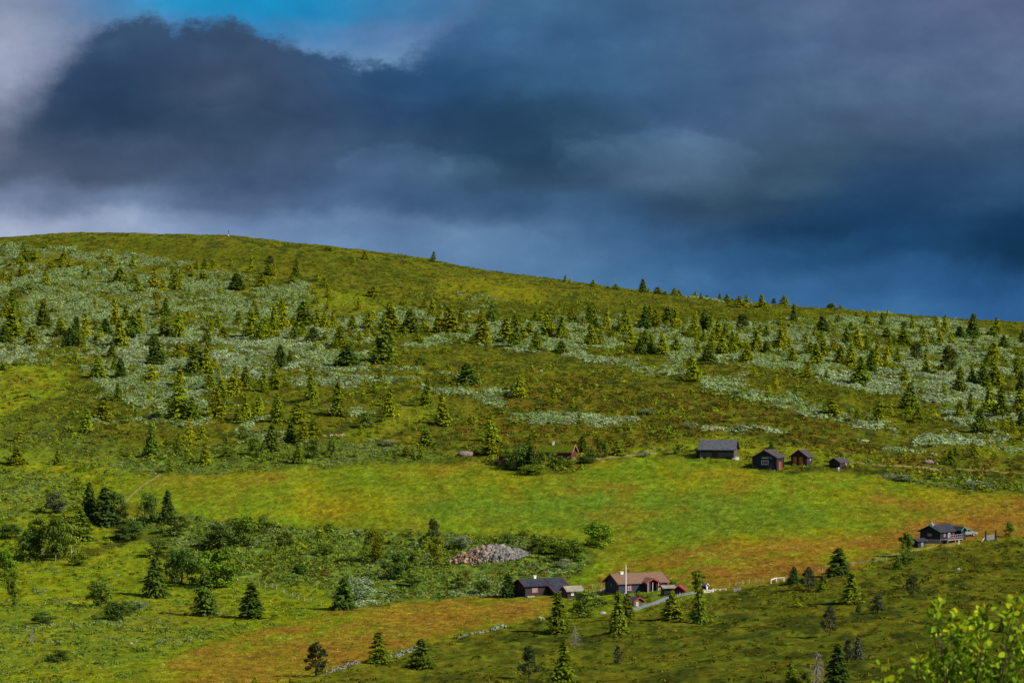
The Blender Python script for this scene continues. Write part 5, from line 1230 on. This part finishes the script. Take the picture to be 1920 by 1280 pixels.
def row(pts, w, s0, s1, col):
    def fn(r, n):
        P = [at(*q) for q in pts]; k = r.integers(0, len(P) - 1, n); t_ = r.random(n)
        X = np.array([P[i].x + (P[i+1].x - P[i].x) * a for i, a in zip(k, t_)]) + r.normal(0, w, n); Y = np.array([P[i].y + (P[i+1].y - P[i].y) * a for i, a in zip(k, t_)]) + r.normal(0, w, n)
        return np.stack([X, Y, ground_z(X, Y) + r.uniform(-.12, .15, n)], 1), r.uniform(s0, s1, n), np.array(col) * r.uniform(.5, 1.4, (n, 1))
    return fn
stones('stone_wall', 130, row([(1118, 1112), (1128, 1110), (1138, 1106)], .25, .12, .26, (.5, .44, .34)), 'pale stone wall running up to the left corner of the red-trimmed house', 'wall', seed=5)
stones('stone_wall', 150, row([(610, 1262), (650, 1250), (672, 1243)], .35, .12, .26, (.17, .16, .11)), 'broken stone wall on the meadow edge between the rounded pine and middle spruce', 'wall', seed=6)
stones('stone_wall', 150, row([(735, 1234), (765, 1221), (790, 1212)], .3, .1, .24, (.17, .17, .12)), 'pale stone wall on the meadow edge left of the lighter green spruce', 'wall', seed=7)
stones('stone_wall', 150, row([(860, 1196), (900, 1186), (950, 1175)], .3, .1, .24, (.15, .17, .10)), 'pale stone wall on the upper part of the lower meadow edge', 'wall', seed=8)
stones('stone_row', 60, row([(600, 815), (625, 817), (648, 817)], .3, .12, .22, (.36, .28, .21)), 'pinkish stones along the track on the lower left slope', 'stones', 'stuff', seed=9)
def boulder(u, v, w, h, col, label, seed):
    p = at(u, v); m = p.y / F; import bmesh as bmm
    bm = bmm.new(); bmm.ops.create_icosphere(bm, subdivisions=3, radius=1)
    r = np.random.default_rng(seed); o1 = r.uniform(0, 50, 2)
    for q in bm.verts:
        s_ = .72 + .5 * float(fbm(np.array([q.co.x * 1.3 + o1[0]]), np.array([q.co.y * 1.3 + q.co.z * 2 + o1[1]]), 3, 3)[0]); q.co = Vector((q.co.x * s_ * w * m / 2, q.co.y * s_ * w * m / 2.6, q.co.z * s_ * h * m * .75))
    me = bpy.data.meshes.new('boulder'); bm.to_mesh(me); bm.free(); me.materials.append(col); o = link('boulder', me); o.location = p + Vector((0, 0, h * m * .05)); tag(o, label, 'boulder')
rk = mottled('pinkish granite', [(.3, (.11, .085, .075)), (.7, (.28, .21, .18))], 1.5); rw = mottled('pale granite', [(.3, (.20, .19, .18)), (.7, (.42, .40, .38))], 2)
boulder(873, 853, 32, 10, rk, 'broad pinkish boulder left of the turf-roofed hut', 1)
boulder(1742, 868, 22, 8, rk, 'reddish boulder above the pale track right of the sheds', 2)
boulder(245, 1208, 9, 6, rw, 'larger whitish boulder on the bottom left grass', 3)
boulder(256, 1204, 6, 4, rw, 'smaller whitish boulder touching the larger one on the left grass', 4)
boulder(1014, 698, 7, 4, rw, 'small white rock alone on the bare middle heath', 5)
boulder(1797, 1070, 9, 6, rw, 'small grey rock on the right heath below the cabin', 6)
boulder(1130, 1151, 14, 5, rw, 'grey boulder in the bank left of the tall bright spruce', 7)
# summit marker
p = at(428.5, 443); root = empty('summit_marker', p)
V, Fc = tube([(0, 0, 0), (0, 0, 2.3)], [.07, .05], 6); link('pole', mesh_np('pole', V, Fc, 4, None, [K['black_trim']]), root)
PB().box(-.16, .16, -.1, .1, 1.7, 2.3).build('sign', K['black_trim'], root)
pb = PB()
for i in range(5): s_ = .34 - i * .05; pb.box(-s_, s_ * .9, -s_, s_, i * .12, i * .12 + .115)
pb.build('cairn', K['white_trim'], root, .02); tag(root, 'thin dark pole on a white cairn at the summit', 'trail marker')

# ------------------------------------------------------------------ leafy shrub near the camera
def near_shrub():
    r = np.random.default_rng(21); y0 = 15.0
    gx = (1810 - 960) / F * y0; gz = float(ground_z(gx, y0)[0]); root = empty('near_shrub', (gx, y0, gz))
    tips = [(1653,1252),(1660,1268),(1671,1240),(1678,1262),(1722,1222),(1728,1236),(1745,1130),(1750,1120),(1757,1115),(1762,1135),(1752,1150),(1770,1150),(1786,1148),(1795,1155),(1800,1168),(1815,1160),(1835,1132),(1842,1136),(1850,1140),(1838,1158),(1848,1165),(1780,1175),(1765,1190),(1790,1200),(1810,1190),(1825,1185),(1840,1195),(1853,1180),(1745,1226),(1752,1232),(1735,1255),(1770,1225),(1790,1240),(1812,1230),(1835,1225),(1850,1215),(1880,1238),(1888,1236),(1895,1250),(1870,1260),(1900,1118),(1908,1122),(1904,1140),(1915,1150),(1900,1160),(1918,1180),(1925,1130),(1910,1200),(1895,1215),(1930,1170),(1940,1150),(1950,1190),(1760,1262),(1785,1268),(1810,1265),(1840,1255),(1860,1245),(1930,1230),(1960,1220),(1980,1200)]
    sv = []; sf = []; off = 0; LP = []; LA = []; LC = []; LS = []
    for (u, v) in tips:
        y = y0 + r.normal(0, .45); T = np.array([(u - 960) / F * y, y, (640 - v) / F * y])
        cu = 1668 + r.normal(0, 6) if u < 1700 else (1815 + (u - 1815) * .35 + r.normal(0, 12))
        B = np.array([gx + (-.25 if u < 1700 else 0) + (cu - 1815) / F * y * .6 + r.normal(0, .05), y0 + r.normal(0, .15), gz])
        q = np.linspace(0, 1, 12)[:, None]; mid = np.array([(cu - 960) / F * y, y0 + (y - y0) * .6, T[2] - .75])
        path = (1 - q) ** 2 * B + 2 * q * (1 - q) * mid + q ** 2 * T + r.normal(0, .006, (12, 3))
        V, Fc = tube(path, np.linspace(.008, .0014, 12), 5); sv.append(V); sf.append(Fc + off); off += len(V)
        nl = 9 if v < 1135 else 14 if u < 1738 or v < 1155 else 64
        s_ = 1 - r.random(nl) ** 1.1 * (.10 if nl < 20 else .30)
        pp = np.array([[(1 - a) ** 2 * B[k] + 2 * a * (1 - a) * mid[k] + a * a * T[k] for k in range(3)] for a in s_])
        dr = rdir(nl, r); dr[:, 2] += .5; dr /= np.linalg.norm(dr, axis=1, keepdims=True)
        sz = r.uniform(.014, .023, nl)
        LP.append(pp + dr * (sz[:, None] + r.uniform(.002, .03, (nl, 1)))); LA.append(dr); LS.append(sz)
        tipf = (s_ > .97)[:, None] * r.random((nl, 1)) ** 2; LC.append((np.array([.20, .32, .012]) * (1 - tipf) + np.array([.62, .55, .016]) * tipf) * r.uniform(.3, 1.35, (nl, 1)))
    P = np.concatenate(LP); A = np.concatenate(LA); S = np.concatenate(LS); C = np.concatenate(LC); n = len(P)
    N = rdir(n, r) + np.array([.45, -.4, .5]); B = np.cross(N, A); B /= np.linalg.norm(B, axis=1, keepdims=True); N = np.cross(A, B)
    out = [(-1, 0), (-.55, .55), (.1, .72), (.7, .42), (1.15, 0), (.7, -.42), (.1, -.72), (-.55, -.55)]
    V = np.stack([P + A * (S * a)[:, None] + B * (S * b)[:, None] + N * (S * .22 * (abs(b) - .3))[:, None] for a, b in out] , 1)
    mid = P + N * (-S * .12)[:, None]; V = np.concatenate([V, mid[:, None]], 1)
    f = np.array([(8, i, (i + 1) % 8) for i in range(8)]); Fc = (f[None] + 9 * np.arange(n)[:, None, None]).reshape(-1, 3)
    base = np.array([gx, y0, gz])
    link('foliage', mesh_np('foliage', V.reshape(-1, 3) - base, Fc, 3, np.repeat(C, 9, 0), [leaf_mat('near leaves', False, .3)]), root)
    link('stems', mesh_np('stems', np.concatenate(sv) - base, np.concatenate(sf), 4, None, [M['bark']], True), root)
    tag(root, 'out-of-focus yellow-green leafy shrub in the near bottom right corner', 'shrub')
near_shrub()
